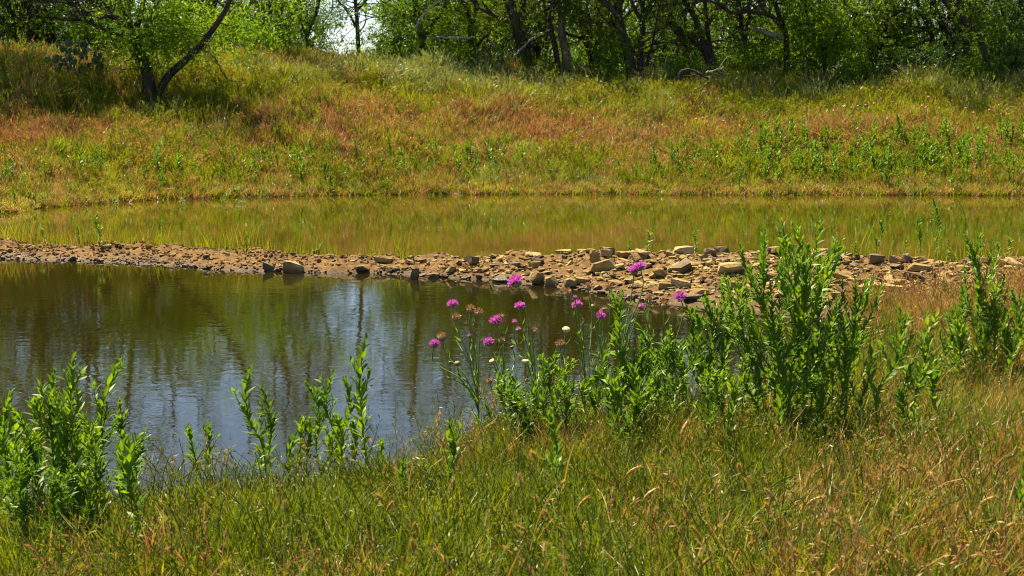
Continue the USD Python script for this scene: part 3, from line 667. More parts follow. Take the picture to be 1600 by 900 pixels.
def shrub(px, py, wpx, hpx, depth, label, seed, leaf="mesquite_leaf", n=34, size=.07, per=80, group=None):
    depth += 2.0; r = np.random.default_rng(seed); b = at_y(px, py, depth); b[2] = h1(b[0], b[1]); s = depth / FPX
    t = thing("shrub", label, "shrub", b, group); E, st = [], []
    for k in range(n):
        a = r.uniform(0, 6.28); q = r.uniform() ** .5
        E.append([math.cos(a) * q * wpx * s / 2, math.sin(a) * q * min(wpx * s / 2, .8), hpx * s * (r.uniform(.1, 1) * (1 - .4 * q * q))])
    for e in E[::4]:
        st.append(tube(spline([[0, 0, -.03], [e[0] * .4, e[1] * .4, e[2] * .6], e], 6), np.linspace(.014, .005, 6), 4))
    part(t, "stems", cat_mesh(st), "bark", True, kind="stuff")
    part(t, "leaves", leaflets(E, .26, per, size, seed), leaf, kind="stuff")


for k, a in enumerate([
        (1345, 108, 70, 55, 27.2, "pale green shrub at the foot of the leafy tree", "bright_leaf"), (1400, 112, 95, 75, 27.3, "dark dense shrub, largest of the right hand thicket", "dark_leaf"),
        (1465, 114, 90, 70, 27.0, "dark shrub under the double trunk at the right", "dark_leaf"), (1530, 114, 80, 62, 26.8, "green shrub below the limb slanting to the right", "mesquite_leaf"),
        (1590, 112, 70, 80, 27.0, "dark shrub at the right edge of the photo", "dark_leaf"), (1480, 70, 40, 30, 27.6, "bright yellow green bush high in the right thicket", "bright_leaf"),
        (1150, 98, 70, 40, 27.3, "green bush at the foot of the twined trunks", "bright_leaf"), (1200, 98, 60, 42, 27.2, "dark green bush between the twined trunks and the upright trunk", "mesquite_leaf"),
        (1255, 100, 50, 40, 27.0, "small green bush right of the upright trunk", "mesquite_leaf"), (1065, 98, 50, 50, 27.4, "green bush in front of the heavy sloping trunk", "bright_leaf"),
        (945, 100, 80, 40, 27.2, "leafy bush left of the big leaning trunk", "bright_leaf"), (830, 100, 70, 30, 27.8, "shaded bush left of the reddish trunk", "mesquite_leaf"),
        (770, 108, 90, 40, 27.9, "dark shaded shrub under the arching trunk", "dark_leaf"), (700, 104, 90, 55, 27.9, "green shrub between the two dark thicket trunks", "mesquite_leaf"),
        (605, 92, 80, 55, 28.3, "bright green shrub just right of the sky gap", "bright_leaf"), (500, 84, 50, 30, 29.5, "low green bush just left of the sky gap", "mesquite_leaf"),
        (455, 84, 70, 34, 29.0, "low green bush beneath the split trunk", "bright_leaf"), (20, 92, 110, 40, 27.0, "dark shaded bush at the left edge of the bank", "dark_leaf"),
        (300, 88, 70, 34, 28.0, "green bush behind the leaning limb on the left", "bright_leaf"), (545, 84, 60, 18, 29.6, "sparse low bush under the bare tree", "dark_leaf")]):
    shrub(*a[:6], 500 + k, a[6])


def limb(name, label, cat, pts, r0, r1, depth, mat, seed, group=None, twigs=2):
    depth += 2.0 if depth > 26.9 else 0
    r = np.random.default_rng(seed); P = np.array([at_y(*p, depth) for p in pts]); P[:, 1] += np.linspace(0, .5, len(P)) * r.uniform(-1, 1)
    b = P[0].copy(); t = thing(name, label, cat, b, group); s = depth / FPX
    c = spline(P, 5 * len(P)) - b + r.normal(0, .008, (5 * len(P), 3))
    part(t, "branch", tube(c, np.linspace(r0, r1, len(c)) * s / 2, 7), mat, True)
    out = []
    for k in range(twigs):
        grow(c[int(r.integers(len(c) // 2, len(c)))], r.normal(0, 1, 3), .35, r1 * s / 3, 0, r, out, [])
    if out: part(t, "twigs", cat_mesh([m for _, m in out]), mat, True, kind="stuff")


limb("fallen_log", "pale broken log lying behind the upright trunk on the right", "log", [(1176, 44), (1195, 50), (1212, 56), (1226, 60)], 9, 9, 28.0, "dead_wood", 61, twigs=0)
limb("stump", "black bent stump leaning out of the grass on the crest", "stump", [(1064, 124), (1066, 112), (1076, 109), (1090, 114), (1108, 123)], 7, 3, 26.6, "bark", 62)
limb("fallen_branch", "pale fallen stick lying in the grass right of the black stump", "branch", [(1102, 114), (1118, 110), (1132, 105)], 3, 1.5, 26.2, "dead_wood", 63)
limb("fallen_branch", "bare drooping branch hanging under the leaning mesquite limb", "branch", [(312, 76), (332, 88), (340, 105), (350, 122), (372, 131), (390, 129)], 3, 1.2, 26.0, "bark", 64)
limb("fallen_branch", "pale curled dead branch in front of the thicket's dark trunk", "branch", [(650, 46), (655, 32), (668, 18), (684, 5), (700, -8)], 4, 2, 28.0, "dead_wood", 65, twigs=3)
limb("fallen_branch", "dead grey pole slanting up to the slender dark trunk", "branch", [(803, 90), (822, 68), (842, 54), (862, 44)], 4, 2.5, 27.7, "dead_wood", 66)
limb("fallen_branch", "short white broken branch hanging in the dark thicket", "branch", [(767, 60), (771, 68), (776, 77)], 3, 2, 28.2, "dead_wood", 67, twigs=0)
limb("fallen_branch", "long level dead branch low in the dark thicket", "branch", [(665, 62), (690, 58), (715, 59), (742, 58)], 3.5, 2, 28.1, "dead_wood", 68)

# ------------------------------------------------------------------ prickly pear
def pad_mesh(r, h):
    v, f = lathe([(0.001, 0), (.16, .03), (.30, .16), (.42, .40), (.46, .62), (.36, .86), (.18, .97), (0.001, 1.0)], 9)
    v = v * [h * .98, h * .22, h]; return v, f


def cactus(label, px, py, wpx, hpx, depth, n, seed):
    r = np.random.default_rng(seed); b = ground_at(px, py); depth = b[1]; s = depth / FPX
    t = thing("prickly_pear", label, "cactus", b); W, Hh = wpx * s, hpx * s
    for k in range(n):
        q = r.uniform(-1, 1); hz = r.uniform(0, 1) * (1 - .55 * q * q); h = r.uniform(.10, .155)
        v, f = pad_mesh(r, h); a = r.uniform(-1.0, 1.0); v = v @ np.array([[math.cos(a), math.sin(a), 0], [-math.sin(a), math.cos(a), 0], [0, 0, 1]])
        d = unit([q * .5 + r.normal(0, .25), r.normal(0, .3), 1]); v = align(v, d, r.uniform(-.5, .5) + 1.3)
        o = np.array([q * W / 2, r.uniform(-.35, .35), hz * (Hh - h * .9)]); p = part(t, "pad", (v + o, f), "cactus_pad", True)
        if hz > .35 and r.uniform() < .4:
            tip = o + d * h
            sv, sf_ = lathe([(.001, 0), (.014, .01), (.018, .03), (.02, .045), (.001, .05)], 6)
            part(p, "flower", (align(sv, d) + tip - d * .01, sf_), "petal_yellow" if r.uniform() < .75 else "petal_far", True)


cactus("dense prickly pear clump on the shaded left slope", 122, 122, 74, 60, 26.4, 85, 71)
cactus("prickly pear with yellow flowers on the crest above the shaded clump", 160, 92, 56, 38, 27.3, 36, 72)
cactus("small prickly pear at the left end of the cactus clump", 86, 102, 28, 36, 26.9, 16, 73)


# ------------------------------------------------------------------ the bar: stones, pebbles, clods
def stone(seed, size, flat=.5, bev=.25):
    """A weathered block with flat, chipped faces; size = (length, depth, height)."""
    r = np.random.default_rng(seed); n = 22
    p = unit(r.normal(0, 1, (n, 3))); p = np.sign(p) * np.abs(p) ** np.array([.62, .62, .36]); p *= r.uniform(.70, 1.0, (n, 1)); p[:, 2] += p[:, 0] * r.normal(0, .22)
    h = ConvexHull(p); keep = np.unique(h.simplices); mp = -np.ones(n, int); mp[keep] = np.arange(len(keep))
    v, f = p[keep], mp[h.simplices]
    nrm = np.cross(v[f[:, 1]] - v[f[:, 0]], v[f[:, 2]] - v[f[:, 0]]); flip = (nrm * v[f].mean(1)).sum(1) < 0; f[flip] = f[flip][:, ::-1]
    return v * np.asarray(size) / 2, f


def rotz(v, a):
    c, s = math.cos(a), math.sin(a); return v @ np.array([[c, s, 0], [-s, c, 0], [0, 0, 1]])


def roty(v, a):
    c, s = math.cos(a), math.sin(a); return v @ np.array([[c, 0, -s], [0, 1, 0], [s, 0, c]])


def rock(px, py, wpx, hpx, label, seed, mat="rock", deep=.8, tilt=0.0, group=None, z=None):
    """px, py: where the stone's foot meets the ground in the photo."""
    g_ = ground_at(px, py); s = g_[1] / FPX
    v, f = stone(seed, (wpx * s, wpx * s * deep, hpx * s * 1.15)); v = roty(v, tilt); v = rotz(v, np.random.default_rng(seed).uniform(-.4, .4))
    v[:, 2] += hpx * s * .38
    m = usdkit.mesh(stage, numbered("rock"), (v, f), MAT[mat]); UsdGeom.Xformable(m).AddTranslateOp().Set(Gf.Vec3d(float(g_[0]), float(g_[1] + .02), max(float(g_[2]), -.015)))
    tag(m, label, "rock", group)


for k, a in enumerate([
        (456, 428, 46, 20, "large flat tan slab tilted at the water's edge left of centre", "rock", .8, .22), (421, 425, 28, 13, "dark stone just left of the large tilted slab", "rock_dark", .8, .3),
        (432, 428, 16, 9, "small wedge of stone between the tilted slab and its dark neighbour", "rock_dark", .7, .2),
        (648, 441, 15, 24, "dark upright stone standing alone at the water's edge", "rock_dark", .5, .1), (597, 410, 42, 11, "long flat stone on top of the bar left of the upright stone", "rock", .6, .15),
        (674, 438, 34, 13, "tan slab at the waterline right of the upright stone", "rock", .7, .1), (703, 427, 20, 14, "pointed tan stone above the waterline slab", "rock", .7, .35),
        (862, 449, 30, 18, "brown stone with a shaded hollow at the waterline, centre of the bar", "rock", .9, -.1), (838, 444, 27, 20, "sloping tan stone just left of the hollowed stone", "rock", .8, .45),
        (892, 450, 23, 18, "rounded tan block right of the hollowed stone", "rock", .9, .1), (910, 445, 36, 12, "flat topped stone perched over a dark gap", "rock", .7, .02),
        (928, 412, 26, 20, "leaning wedge stone near the top of the bar, right of centre", "rock", .8, .4), (944, 424, 48, 18, "broad sloping stone in the middle of the bar's stony part", "rock", .9, -.15),
        (948, 402, 22, 14, "rounded stone on the crest left of the long crest slabs", "rock_pale", .8, .1), (981, 401, 48, 9, "long thin slab along the crest of the bar", "rock", .6, .03),
        (999, 408, 32, 13, "square ended slab below the thin crest slab", "rock", .7, .02), (1036, 432, 36, 13, "slanting slab right of the twin pink blooms", "rock", .6, .3),
        (1068, 397, 42, 13, "smooth long stone on the crest left of the tall weeds", "rock_pale", .6, .05), (1110, 402, 24, 15, "dark stone on the crest beside the smooth long stone", "rock_dark", .8, .1),
        (1130, 396, 34, 11, "flat pale stone at the crest just left of the tall weeds", "rock_pale", .7, .0), (836, 420, 22, 15, "block with a dark right side high on the bar", "rock", .8, .05),
        (737, 412, 30, 13, "pale sloping stone on the crest, right of the bare crest", "rock_pale", .8, .25), (1385, 462, 95, 20, "largest flat slab lying at the right end of the pond", "rock_pale", .55, .08),
        (1352, 448, 32, 14, "dark edged stone resting on the largest slab's left end", "rock", .7, .1), (1403, 444, 40, 8, "thin brown plate above the largest slab", "rock", .6, .02),
        (1080, 470, 40, 12, "flat stone at the waterline behind the purple bloom", "rock_dark", .6, .05), (1065, 450, 40, 14, "pale low slab above the waterline left of the tall weeds", "rock_pale", .7, .1),
        (1095, 462, 34, 12, "tan slab wedged in dark mud left of the tall weeds", "rock", .7, -.1), (1170, 462, 50, 16, "slanting slab half hidden behind the tall weeds", "rock", .6, .2),
        (1140, 425, 50, 16, "broad pale stone in the bar left of the tall weeds", "rock_pale", .8, .05), (1370, 410, 34, 14, "dark lichened stone on the crest right of the tall weeds", "rock_dark", .8, .05),
        (1400, 412, 26, 14, "leaning block on the crest right of the lichened stone", "rock", .8, .3), (1418, 410, 22, 14, "brown block on the crest, second right of the lichened stone", "rock_dark", .8, .1),
        (1530, 412, 40, 12, "pale slab on the crest near the right edge", "rock_pale", .7, .04), (1560, 415, 36, 12, "round topped pale stone by the right edge", "rock_pale", .7, .0),
        (1440, 425, 44, 14, "tan slab midway down the right end of the bar", "rock", .7, .1), (165, 387, 20, 5, "small whitish flat stone on the mud bar at the left", "rock_pale", .8, .0),
        (322, 405, 14, 8, "dark clod of clay on the left mud bar", "rock_dark", .8, .0), (110, 409, 20, 7, "dark lump at the waterline on the left mud bar", "rock_dark", .8, .0),
        (493, 399, 14, 9, "small block of stone on the crest above the tilted slab", "rock", .8, .0), (566, 425, 26, 9, "dark clod heap at the waterline left of the upright stone", "rock_dark", .8, .0)]):
    rock(a[0], a[1], a[2], a[3], a[4], 2000 + k, a[5], a[6], a[7])

r = np.random.default_rng(5); n = 0
rock_pos = []
while n < 235:
    px = r.choice([r.uniform(560, 1330), r.uniform(860, 1600), r.uniform(300, 900)], p=[.5, .4, .1]); t = r.uniform(-1, 1)
    yy = float(crest_y((px - 800) / FPX * 11.5)) - .55 + t * .7; xx = (px - 800) / FPX * yy
    if float(grid(s_near, xx, yy)) < -.02 or float(grid(s_far, xx, yy)) < .1 or yy > float(crest_y(xx)) + .25: continue
    w = float(np.clip(r.lognormal(math.log(.080), .42), .045, .22)); v, f = stone(3000 + n, (w, w * r.uniform(.6, .9), w * r.uniform(.18, .42)))
    v = rotz(roty(v, r.normal(0, .25)), r.uniform(0, 6.28)); v[:, 2] += w * .11
    m = usdkit.mesh(stage, numbered("rock"), (v, f), MAT[str(r.choice(["rock", "rock", "rock_pale", "rock_dark"]))])
    UsdGeom.Xformable(m).AddTranslateOp().Set(Gf.Vec3d(xx, yy, h1(xx, yy)))
    q = px_of(xx, yy, h1(xx, yy))[0]; zone = ["left of the upright stone", "between the upright and the hollowed stone", "between the hollowed stone and tallest weeds", "behind and right of the tallest weeds"][int(np.searchsorted([648, 862, 1165], q))]
    side = "high on" if yy > float(crest_y(xx)) - .45 else "low on"
    tag(m, f"small stone {side} the bar, {zone}", "rock", f"small stones {side} the bar {zone}"); n += 1

x, y, r = field(90000, -6, 6, 8.5, 15, 14)
ok = (np.abs(y - crest_y(x) + .3) < 1.1) & (grid(s_far, x, y) > .05) & (grid(s_near, x, y) > -.03) & (clay_at(x, y) > .35) & (~is_far(x, y)); x, y = x[ok], y[ok]
stony = np.clip((x + 1.6) / 1.6, .05, 1)
lump = fb(x, y, 2.2, 88); u = r.uniform(0, 1, len(x)); k = u < np.clip((lump - .25) * 2.4, .4, 1) * 1.0; x, y, stony = x[k], y[k], stony[k]; n = len(x)
big = np.clip(r.lognormal(-.2, .5, n), .3, 2.2)
is_st = r.uniform(0, 1, n) < stony * .8; yaw, tl, td = r.uniform(0, 6.28, n), np.abs(r.normal(0, .3, n)), r.uniform(0, 6.28, n); pz = np.stack([x, y, height(x, y) - .001], 1)
scatter("gravel", "loose gravel covering the stony part of the bar", "gravel", ["rock", "rock", "rock_dark", "rock_pale"], [stone(4000 + q, (.044, .036, .022)) for q in range(4)], pz[is_st], big[is_st], yaw[is_st], tl[is_st], td[is_st])
scatter("clay_clods", "crumbled clods of red brown clay on the bar", "clods", "clod", [stone(4100 + q, (.040, .036, .028)) for q in range(4)], pz[~is_st], big[~is_st] * .75, yaw[~is_st], tl[~is_st], td[~is_st])



x, y, r = field(2600, -6, 3, 6, 12.5, 18); k = (grid(s_near, x, y) < -.05) & (r.uniform(0, 1, len(x)) < .25 * np.exp(grid(s_near, x, y) / .7) + .02); x, y = x[k], y[k]; n = len(x)
scatter("floating_flecks", "tiny flecks of dry leaf and seed floating on the near pond", "debris", "petal_dry", [(np.array([[0, 0, 0], [.012, .003, .001], [.02, 0, 0], [.009, -.004, .001]]), np.array([[0, 2, 1], [0, 3, 2]]))],
        np.stack([x, y, 0 * x + .003], 1), r.uniform(.4, 1.3, n), r.uniform(0, 6.28, n), 0 * x, 0 * x)


# ------------------------------------------------------------------ leafy weeds
def leaf(o, d, up, L, W, r, fold=.35, curl=.5, st=5):
    """A lance shaped leaf folded along its midrib, arching out from the stem."""
    d = unit(d); s = unit(np.cross(d, up)); n = np.cross(s, d)
    t = np.linspace(0, 1, st); prof = np.array([.18, .8, 1.0, .62, .02]) if st == 5 else np.array([.2, 1.0, .02])
    c = o + d * (L * t)[:, None] - n * (curl * L * .35 * t ** 2)[:, None] + n * (.12 * L * t)[:, None]
    w = W * prof / 2; tw = r.normal(0, .25)
    e = s * math.cos(tw) + n * math.sin(tw)
    l = c + e * w[:, None] + n * (fold * w)[:, None]; q = c - e * w[:, None] + n * (fold * w)[:, None]
    v = np.stack([l, c, q], 1).reshape(-1, 3); f = []
    for i in range(st - 1):
        a = 3 * i; f += [(a, a + 1, a + 4), (a, a + 4, a + 3), (a + 1, a + 2, a + 5), (a + 1, a + 5, a + 4)]
    return v, np.array(f)


def stalk(seed, h, branches=0, L=.085, W=.023, gap=.0125, low=.06, ang=.75, bend=.04, sub=.35):
    """Stem curves and leaves of one weed; returns (stems, [(length, leaf)])."""
    r = np.random.default_rng(seed); axes = []
    p = np.array([[0, 0, -.03], [r.normal(0, bend) * h, r.normal(0, bend) * h, h * .35], [r.normal(0, bend) * h, r.normal(0, bend) * h, h * .7], [r.normal(0, bend) * h, r.normal(0, bend) * h, h]])
    main = spline(p, 14); axes.append((main, low * h, 1.0, .0052))
    for k in range(branches):
        u = r.uniform(.18 if branches > 7 else .4, .92); i = int(u * 13); a = k * 2.4 + r.uniform(-.4, .4); l = max(min(h * sub * r.uniform(.6, 1.1) * (1.15 - u * .5), h * (1.02 - u)), h * .09)
        d = np.array([math.cos(a), math.sin(a), 0]); o = main[i]
        b = spline([o, o + d * l * .28 + [0, 0, l * .42], o + d * l * .45 + [0, 0, l]], 8); axes.append((b, .02, .72, .003))
    stems, leaves = [], []
    for c, st, sc, rad in axes:
        stems.append(tube(c, np.linspace(rad, .0014, len(c)), 5))
        seg = np.r_[0, np.cumsum(np.linalg.norm(np.diff(c, axis=0), axis=1))]; tot = seg[-1]; s = st; k = r.integers(0, 9)
        while s < tot:
            u = s / tot; o = np.array([np.interp(s, seg, c[:, m]) for m in range(3)]); t = unit(np.array([np.interp(min(s + .02, tot), seg, c[:, m]) for m in range(3)]) - np.array([np.interp(max(s - .02, 0), seg, c[:, m]) for m in range(3)]))
            az = k * 2.39996 + r.normal(0, .3); side = unit(np.cross(t, [math.cos(az), math.sin(az), .01])); g_ = ang * (1.25 - .75 * u) * r.uniform(.75, 1.3)
            d = t * math.cos(g_) + side * math.sin(g_); up = t * math.sin(g_) - side * math.cos(g_)
            l = L * sc * (0.55 + .9 * u - 1.05 * u ** 3) * r.uniform(.75, 1.25) * (1.0 if u < .93 else .7)
            leaves.append((l, leaf(o, d, up, l, W * sc * (l / (L * sc)) ** .6 * r.uniform(.85, 1.2), r, curl=r.uniform(.0, 1.0))))
            s += gap * r.uniform(.6, 1.4) * (1.15 - .5 * u); k += 1
    return stems, leaves


WEED = {}
for nm, args in {
        "spire": [(1, .62, 3), (2, .62, 2), (3, .66, 4), (13, .60, 1), (14, .64, 5)], "branched": [(4, .72, 8), (5, .70, 7), (6, .74, 9), (15, .68, 6), (16, .72, 10)], "bushy": [(7, .95, 13), (8, .92, 12), (9, .98, 14), (17, .94, 16)], "short": [(10, .34, 1), (11, .36, 2)]}.items():
    WEED[nm] = []
    for a in args:
        m = model("weed_model"); st, lv = stalk(40 + a[0], a[1], a[2], sub={"bushy": .42, "branched": .34, "spire": .2, "short": .3}[nm])
        part(m, "stem", cat_mesh(st), "weed_stem", True)
        lv.sort(key=lambda q: -q[0]); nbig = min(130, sum(1 for q in lv if q[0] > .034))
        for l_, vf in lv[:nbig]: part(m, "leaf", vf, "weed_leaf", True)
        dr = np.random.default_rng(a[0] + 5)
        for q in range(4):
            az = dr.uniform(0, 6.28); d_ = np.array([math.cos(az), math.sin(az), -.5]); part(m, "dead_leaf", leaf(np.array([0, 0, a[1] * dr.uniform(.08, .4)]), unit(d_), np.array([0, 0, 1.0]), .05, .012, dr, curl=1.4), "grass_straw", True, label="withered tan lower leaf")
        if lv[nbig:]: part(m, "small_leaves", cat_mesh([vf for _, vf in lv[nbig:]]), "weed_leaf", True, kind="stuff")
        WEED[nm].append((m, a[1]))
weed_r = np.random.default_rng(99); weed_n = 0


def weed(kind, bx, by, tx, ty, label, group=None, name="leafy_weed"):
    """From its foot (bx, by) to its tip (tx, ty) in the photo."""
    global weed_n
    b = ground_at(bx, by); s = b[1] / FPX; hgt = (by - ty) * s * 1.02
    if kind == "short" and hgt > .42: kind = "spire"
    if kind == "spire" and hgt < .34: kind = "short"
    m, h0 = WEED[kind][weed_n % len(WEED[kind])]; weed_n += 1
    lean = math.degrees(math.atan2((tx - bx), (by - ty)))
    k = hgt / h0
    copy_of(m, name, label, "weed", b - [0, 0, .01], group, (weed_r.normal(0, 4), lean, weed_r.uniform(0, 360)), (max(k, .8) * .5 + k * .5, max(k, .8) * .5 + k * .5, k))


for a in [
        ("spire", 8, 850, 14, 598, "leafy weed stalk at the very left edge of the photo"), ("spire", 40, 845, 45, 618, "second leafy weed stalk from the left edge"),
        ("branched", 80, 850, 74, 572, "branching weed whose left twig reaches out over the water"), ("branched", 112, 845, 108, 550, "tallest branching weed of the left clump"),
        ("spire", 134, 800, 182, 542, "weed of the left clump leaning right with a forked tip"), ("spire", 160, 840, 160, 650, "broad leaved stalk in the front of the left clump"),
        ("spire", 185, 830, 207, 668, "rightmost weed of the left clump, its leaves curling outward"), ("short", 135, 860, 135, 720, "short weed low in the middle of the left clump"),
        ("spire", 62, 830, 60, 660, "middle height weed between the left edge stalks and the branching pair"), ("short", 20, 870, 26, 740, "short weed at the foot of the left edge stalks"),
        ("short", 95, 870, 98, 735, "short weed in front of the branching pair at the left"),
        ("spire", 148, 815, 140, 620, "upright stalk behind the broad leaved one in the left clump"),
        ("short", 316, 755, 304, 652, "left stem of the small dark weed standing alone by the water"), ("short", 322, 757, 328, 655, "right stem of the small dark weed standing alone by the water"),
        ("spire", 412, 772, 394, 556, "tall leafy stalk left of the middle clump, tip nodding left"), ("spire", 436, 765, 424, 588, "leafy stalk just right of the nodding one"),
        ("short", 464, 752, 466, 642, "short bushy weed between the stalks and the middle clump"), ("spire", 508, 752, 490, 572, "left stalk of the middle clump by the water"),
        ("branched", 518, 752, 518, 570, "densest stalk in the heart of the middle clump"), ("spire", 528, 748, 540, 578, "right stalk of the middle clump by the water"), ("short", 545, 750, 552, 655, "short weed at the right of the middle clump"),
        ("spire", 582, 765, 560, 522, "single tall spire of leaves standing right of the middle clump"), ("short", 598, 760, 604, 680, "little weed at the foot of the tall single spire"),
        ("short", 708, 790, 706, 652, "single weed in the grass below the leftmost pink bloom"), ("short", 642, 805, 634, 705, "low weed in the grass left of the single weed"), ("short", 660, 800, 664, 715, "low broad weed in the grass beside the single weed"),
        ("spire", 870, 795, 866, 640, "weed standing forward in the grass below the cream buds"),
        ("branched", 800, 690, 790, 575, "leafy weed at the left of the flower patch"), ("spire", 828, 692, 828, 590, "leafy weed left of the two pointed tops in the flower patch"), ("branched", 860, 695, 860, 543, "left of the two pointed weed tops in the flower patch"),
        ("branched", 888, 690, 890, 556, "right of the two pointed weed tops in the flower patch"), ("spire", 915, 688, 915, 590, "leafy weed below the brown bud in the flower patch"), ("short", 770, 690, 762, 625, "low weed at the water side of the flower patch"),
        ("branched", 945, 690, 942, 532, "leafy weed at the right side of the flower patch"), ("spire", 985, 692, 984, 448, "tall leafy spire directly below the twin pink blooms"), ("branched", 1010, 690, 1008, 520, "bushy weed right of the tall spire under the twin blooms"),
        ("spire", 968, 690, 965, 560, "lower weed left of the tall spire under the twin blooms"),
        ("branched", 1045, 685, 1040, 505, "weed below the rightmost purple bloom"), ("branched", 1078, 682, 1078, 478, "weed just right of the rightmost purple bloom"), ("branched", 1112, 680, 1110, 455, "upright weed left of the gap of shining water"),
        ("branched", 1138, 672, 1142, 430, "tall weed at the left side of the tallest clump"), ("spire", 1160, 670, 1166, 520, "lower weed at the edge of the gap of shining water"),
        ("bushy", 1205, 690, 1185, 352, "left hand plant of the tallest clump, crown spread wide"), ("bushy", 1228, 692, 1222, 342, "highest plant of the tallest clump with a forked tip"), ("bushy", 1262, 690, 1268, 385, "plant in the middle right of the tallest clump"),
        ("bushy", 1285, 685, 1300, 366, "right hand plant of the tallest clump reaching over the bar"), ("branched", 1215, 700, 1212, 500, "lower plant in front of the tallest clump"), ("branched", 1300, 690, 1318, 480, "lower plant at the right flank of the tallest clump"),
        ("branched", 1255, 705, 1250, 540, "leafy plant at the front foot of the tallest clump"), ("spire", 1180, 690, 1172, 540, "leafy plant at the left foot of the tallest clump"),
        ("bushy", 1176, 688, 1168, 408, "slender tall plant at the left shoulder of the tallest clump"), ("bushy", 1318, 680, 1330, 430, "slender tall plant at the right shoulder of the tallest clump"),
        ("spire", 1345, 690, 1352, 520, "thin stalk in the gap right of the tallest clump"), ("spire", 1458, 690, 1462, 560, "thin stalk between the pair in tan grass and the right edge clump"), ("spire", 1098, 672, 1094, 470, "thin stalk left of the upright weed by the shining gap"),
        ("spire", 1022, 680, 1024, 540, "thin stalk between the bushy weed and the rightmost purple bloom"), ("spire", 930, 684, 926, 570, "thin stalk left of the tall spire's lower neighbour"), ("spire", 842, 690, 846, 600, "thin stalk between the two leafy weeds left in the flower patch"),
        ("branched", 1392, 705, 1382, 470, "left stalk of the pair in the tan grass right of the tallest clump"), ("spire", 1424, 708, 1428, 478, "right stalk of the pair in the tan grass right of the tallest clump"), ("spire", 1400, 712, 1404, 560, "shorter weed between the pair of stalks in the tan grass"),
        ("bushy", 1515, 610, 1512, 362, "tall open weed rising over the right end of the bar"), ("branched", 1540, 605, 1548, 425, "bushy weed right of the tall open one by the right edge"), ("branched", 1492, 600, 1486, 450, "bushy weed left of the tall open one by the right edge"),
        ("branched", 1580, 600, 1588, 450, "leafy weed cut by the right edge of the photo"), ("spire", 1560, 600, 1566, 470, "lower weed between the bushy ones at the right edge"),
        ("short", 1585, 850, 1590, 700, "shadowed weed in the grass at the lower right edge"), ("short", 1465, 830, 1468, 755, "low weed in the dry grass of the lower right"),
        ("short", 255, 880, 252, 800, "feathery low weed in the grass at the lower left"), ("short", 225, 885, 222, 815, "low weed left of the feathery one at the lower left")]:
    weed(*a)
for (n, x0, x1, y0, y1, h0, h1_, kinds, lb, gp) in [
        (26, 0, 210, 785, 880, 80, 200, ("short", "branched"), "leafy weed filling the foot of the left clump", "filler weeds of the left clump"),
        (16, 775, 965, 660, 705, 60, 130, ("short", "branched"), "leafy weed filling the foot of the flower patch", "filler weeds of the flower patch"),
        (24, 960, 1340, 655, 715, 60, 170, ("short", "branched"), "leafy weed filling the green thicket between the flowers and the tallest clump", "filler weeds of the green thicket"),
        (10, 1465, 1600, 575, 625, 70, 150, ("short", "branched"), "leafy weed filling the clump by the right edge", "filler weeds by the right edge"),
        (6, 405, 600, 745, 772, 50, 120, ("short",), "leafy weed filling the foot of the middle clump by the water", "filler weeds of the middle clump")]:
    fr = np.random.default_rng(n * 7 + x0)
    for k in range(n):
        bx, by = fr.uniform(x0, x1), fr.uniform(y0, y1); weed(str(fr.choice(kinds)), bx, by, bx + fr.normal(0, 10), by - fr.uniform(h0, h1_), lb, gp)
# weeds on the bar itself
for a in [("spire", 1462, 408, 1462, 308, "tall slender spire of leaves rising from the bar in front of the far pond"), ("spire", 1437, 406, 1436, 335, "slender weed left of the tall spire on the bar"), ("spire", 1372, 404, 1370, 340, "thin weed on the bar right of the tallest clump"),
          ("short", 1012, 396, 1012, 358, "small pale green weed on the crest above the stony bar"), ("short", 985, 396, 986, 370, "tiny sprout on the crest left of the small pale weed"), ("short", 1086, 394, 1086, 358, "small sprout growing by the smooth crest stone"),
          ("short", 1410, 404, 1412, 368, "pale weed on the bar between the slender weeds"), ("short", 1340, 404, 1336, 376, "greyish weed with a yellow bloom on the bar crest"), ("short", 1480, 408, 1482, 372, "bushy little weed right of the tall spire on the bar"),
          ("short", 1572, 408, 1575, 368, "small weed on the bar near the right edge"), ("short", 1560, 406, 1556, 378, "pale sprout on the bar left of the small weed near the edge"), ("short", 385, 397, 386, 365, "small weed with white lit leaves on the left of the bar"),
          ("spire", 155, 385, 152, 330, "taller weed in the shallows at the left of the far pond"), ("short", 70, 383, 66, 352, "low weed in the shallows near the left edge"), ("short", 125, 384, 122, 350, "low weed left of the taller one in the shallows")]:
    weed(*a)

# the far bank's leafy weeds: one mesh each, too small to show their parts
FARW = []
for k in range(4):
    st, lv = stalk(70 + k, .42 + .05 * k, 3 if k % 2 else 1, L=.09, W=.026, gap=.019)
    m = model("far_weed_model"); part(m, "foliage", cat_mesh(st + [q for _, q in lv]), "far_weed", True); FARW.append((m, .42 + .05 * k))
r = np.random.default_rng(123)


def far_weeds(n, x0, x1, y0, y1, hmin, hmax, label, group):
    for k in range(n):
        px, py = r.uniform(x0, x1), r.uniform(y0, y1); b = ground_at(px, py); m, h0 = FARW[int(r.integers(0, 4))]; h = r.uniform(hmin, hmax) * b[1] / FPX
        copy_of(m, "bank_weed", label, "weed", b, group, (r.normal(0, 5), r.normal(0, 5), r.uniform(0, 360)), (max(h / h0, .8) * 1.1, max(h / h0, .8) * 1.1, h / h0))


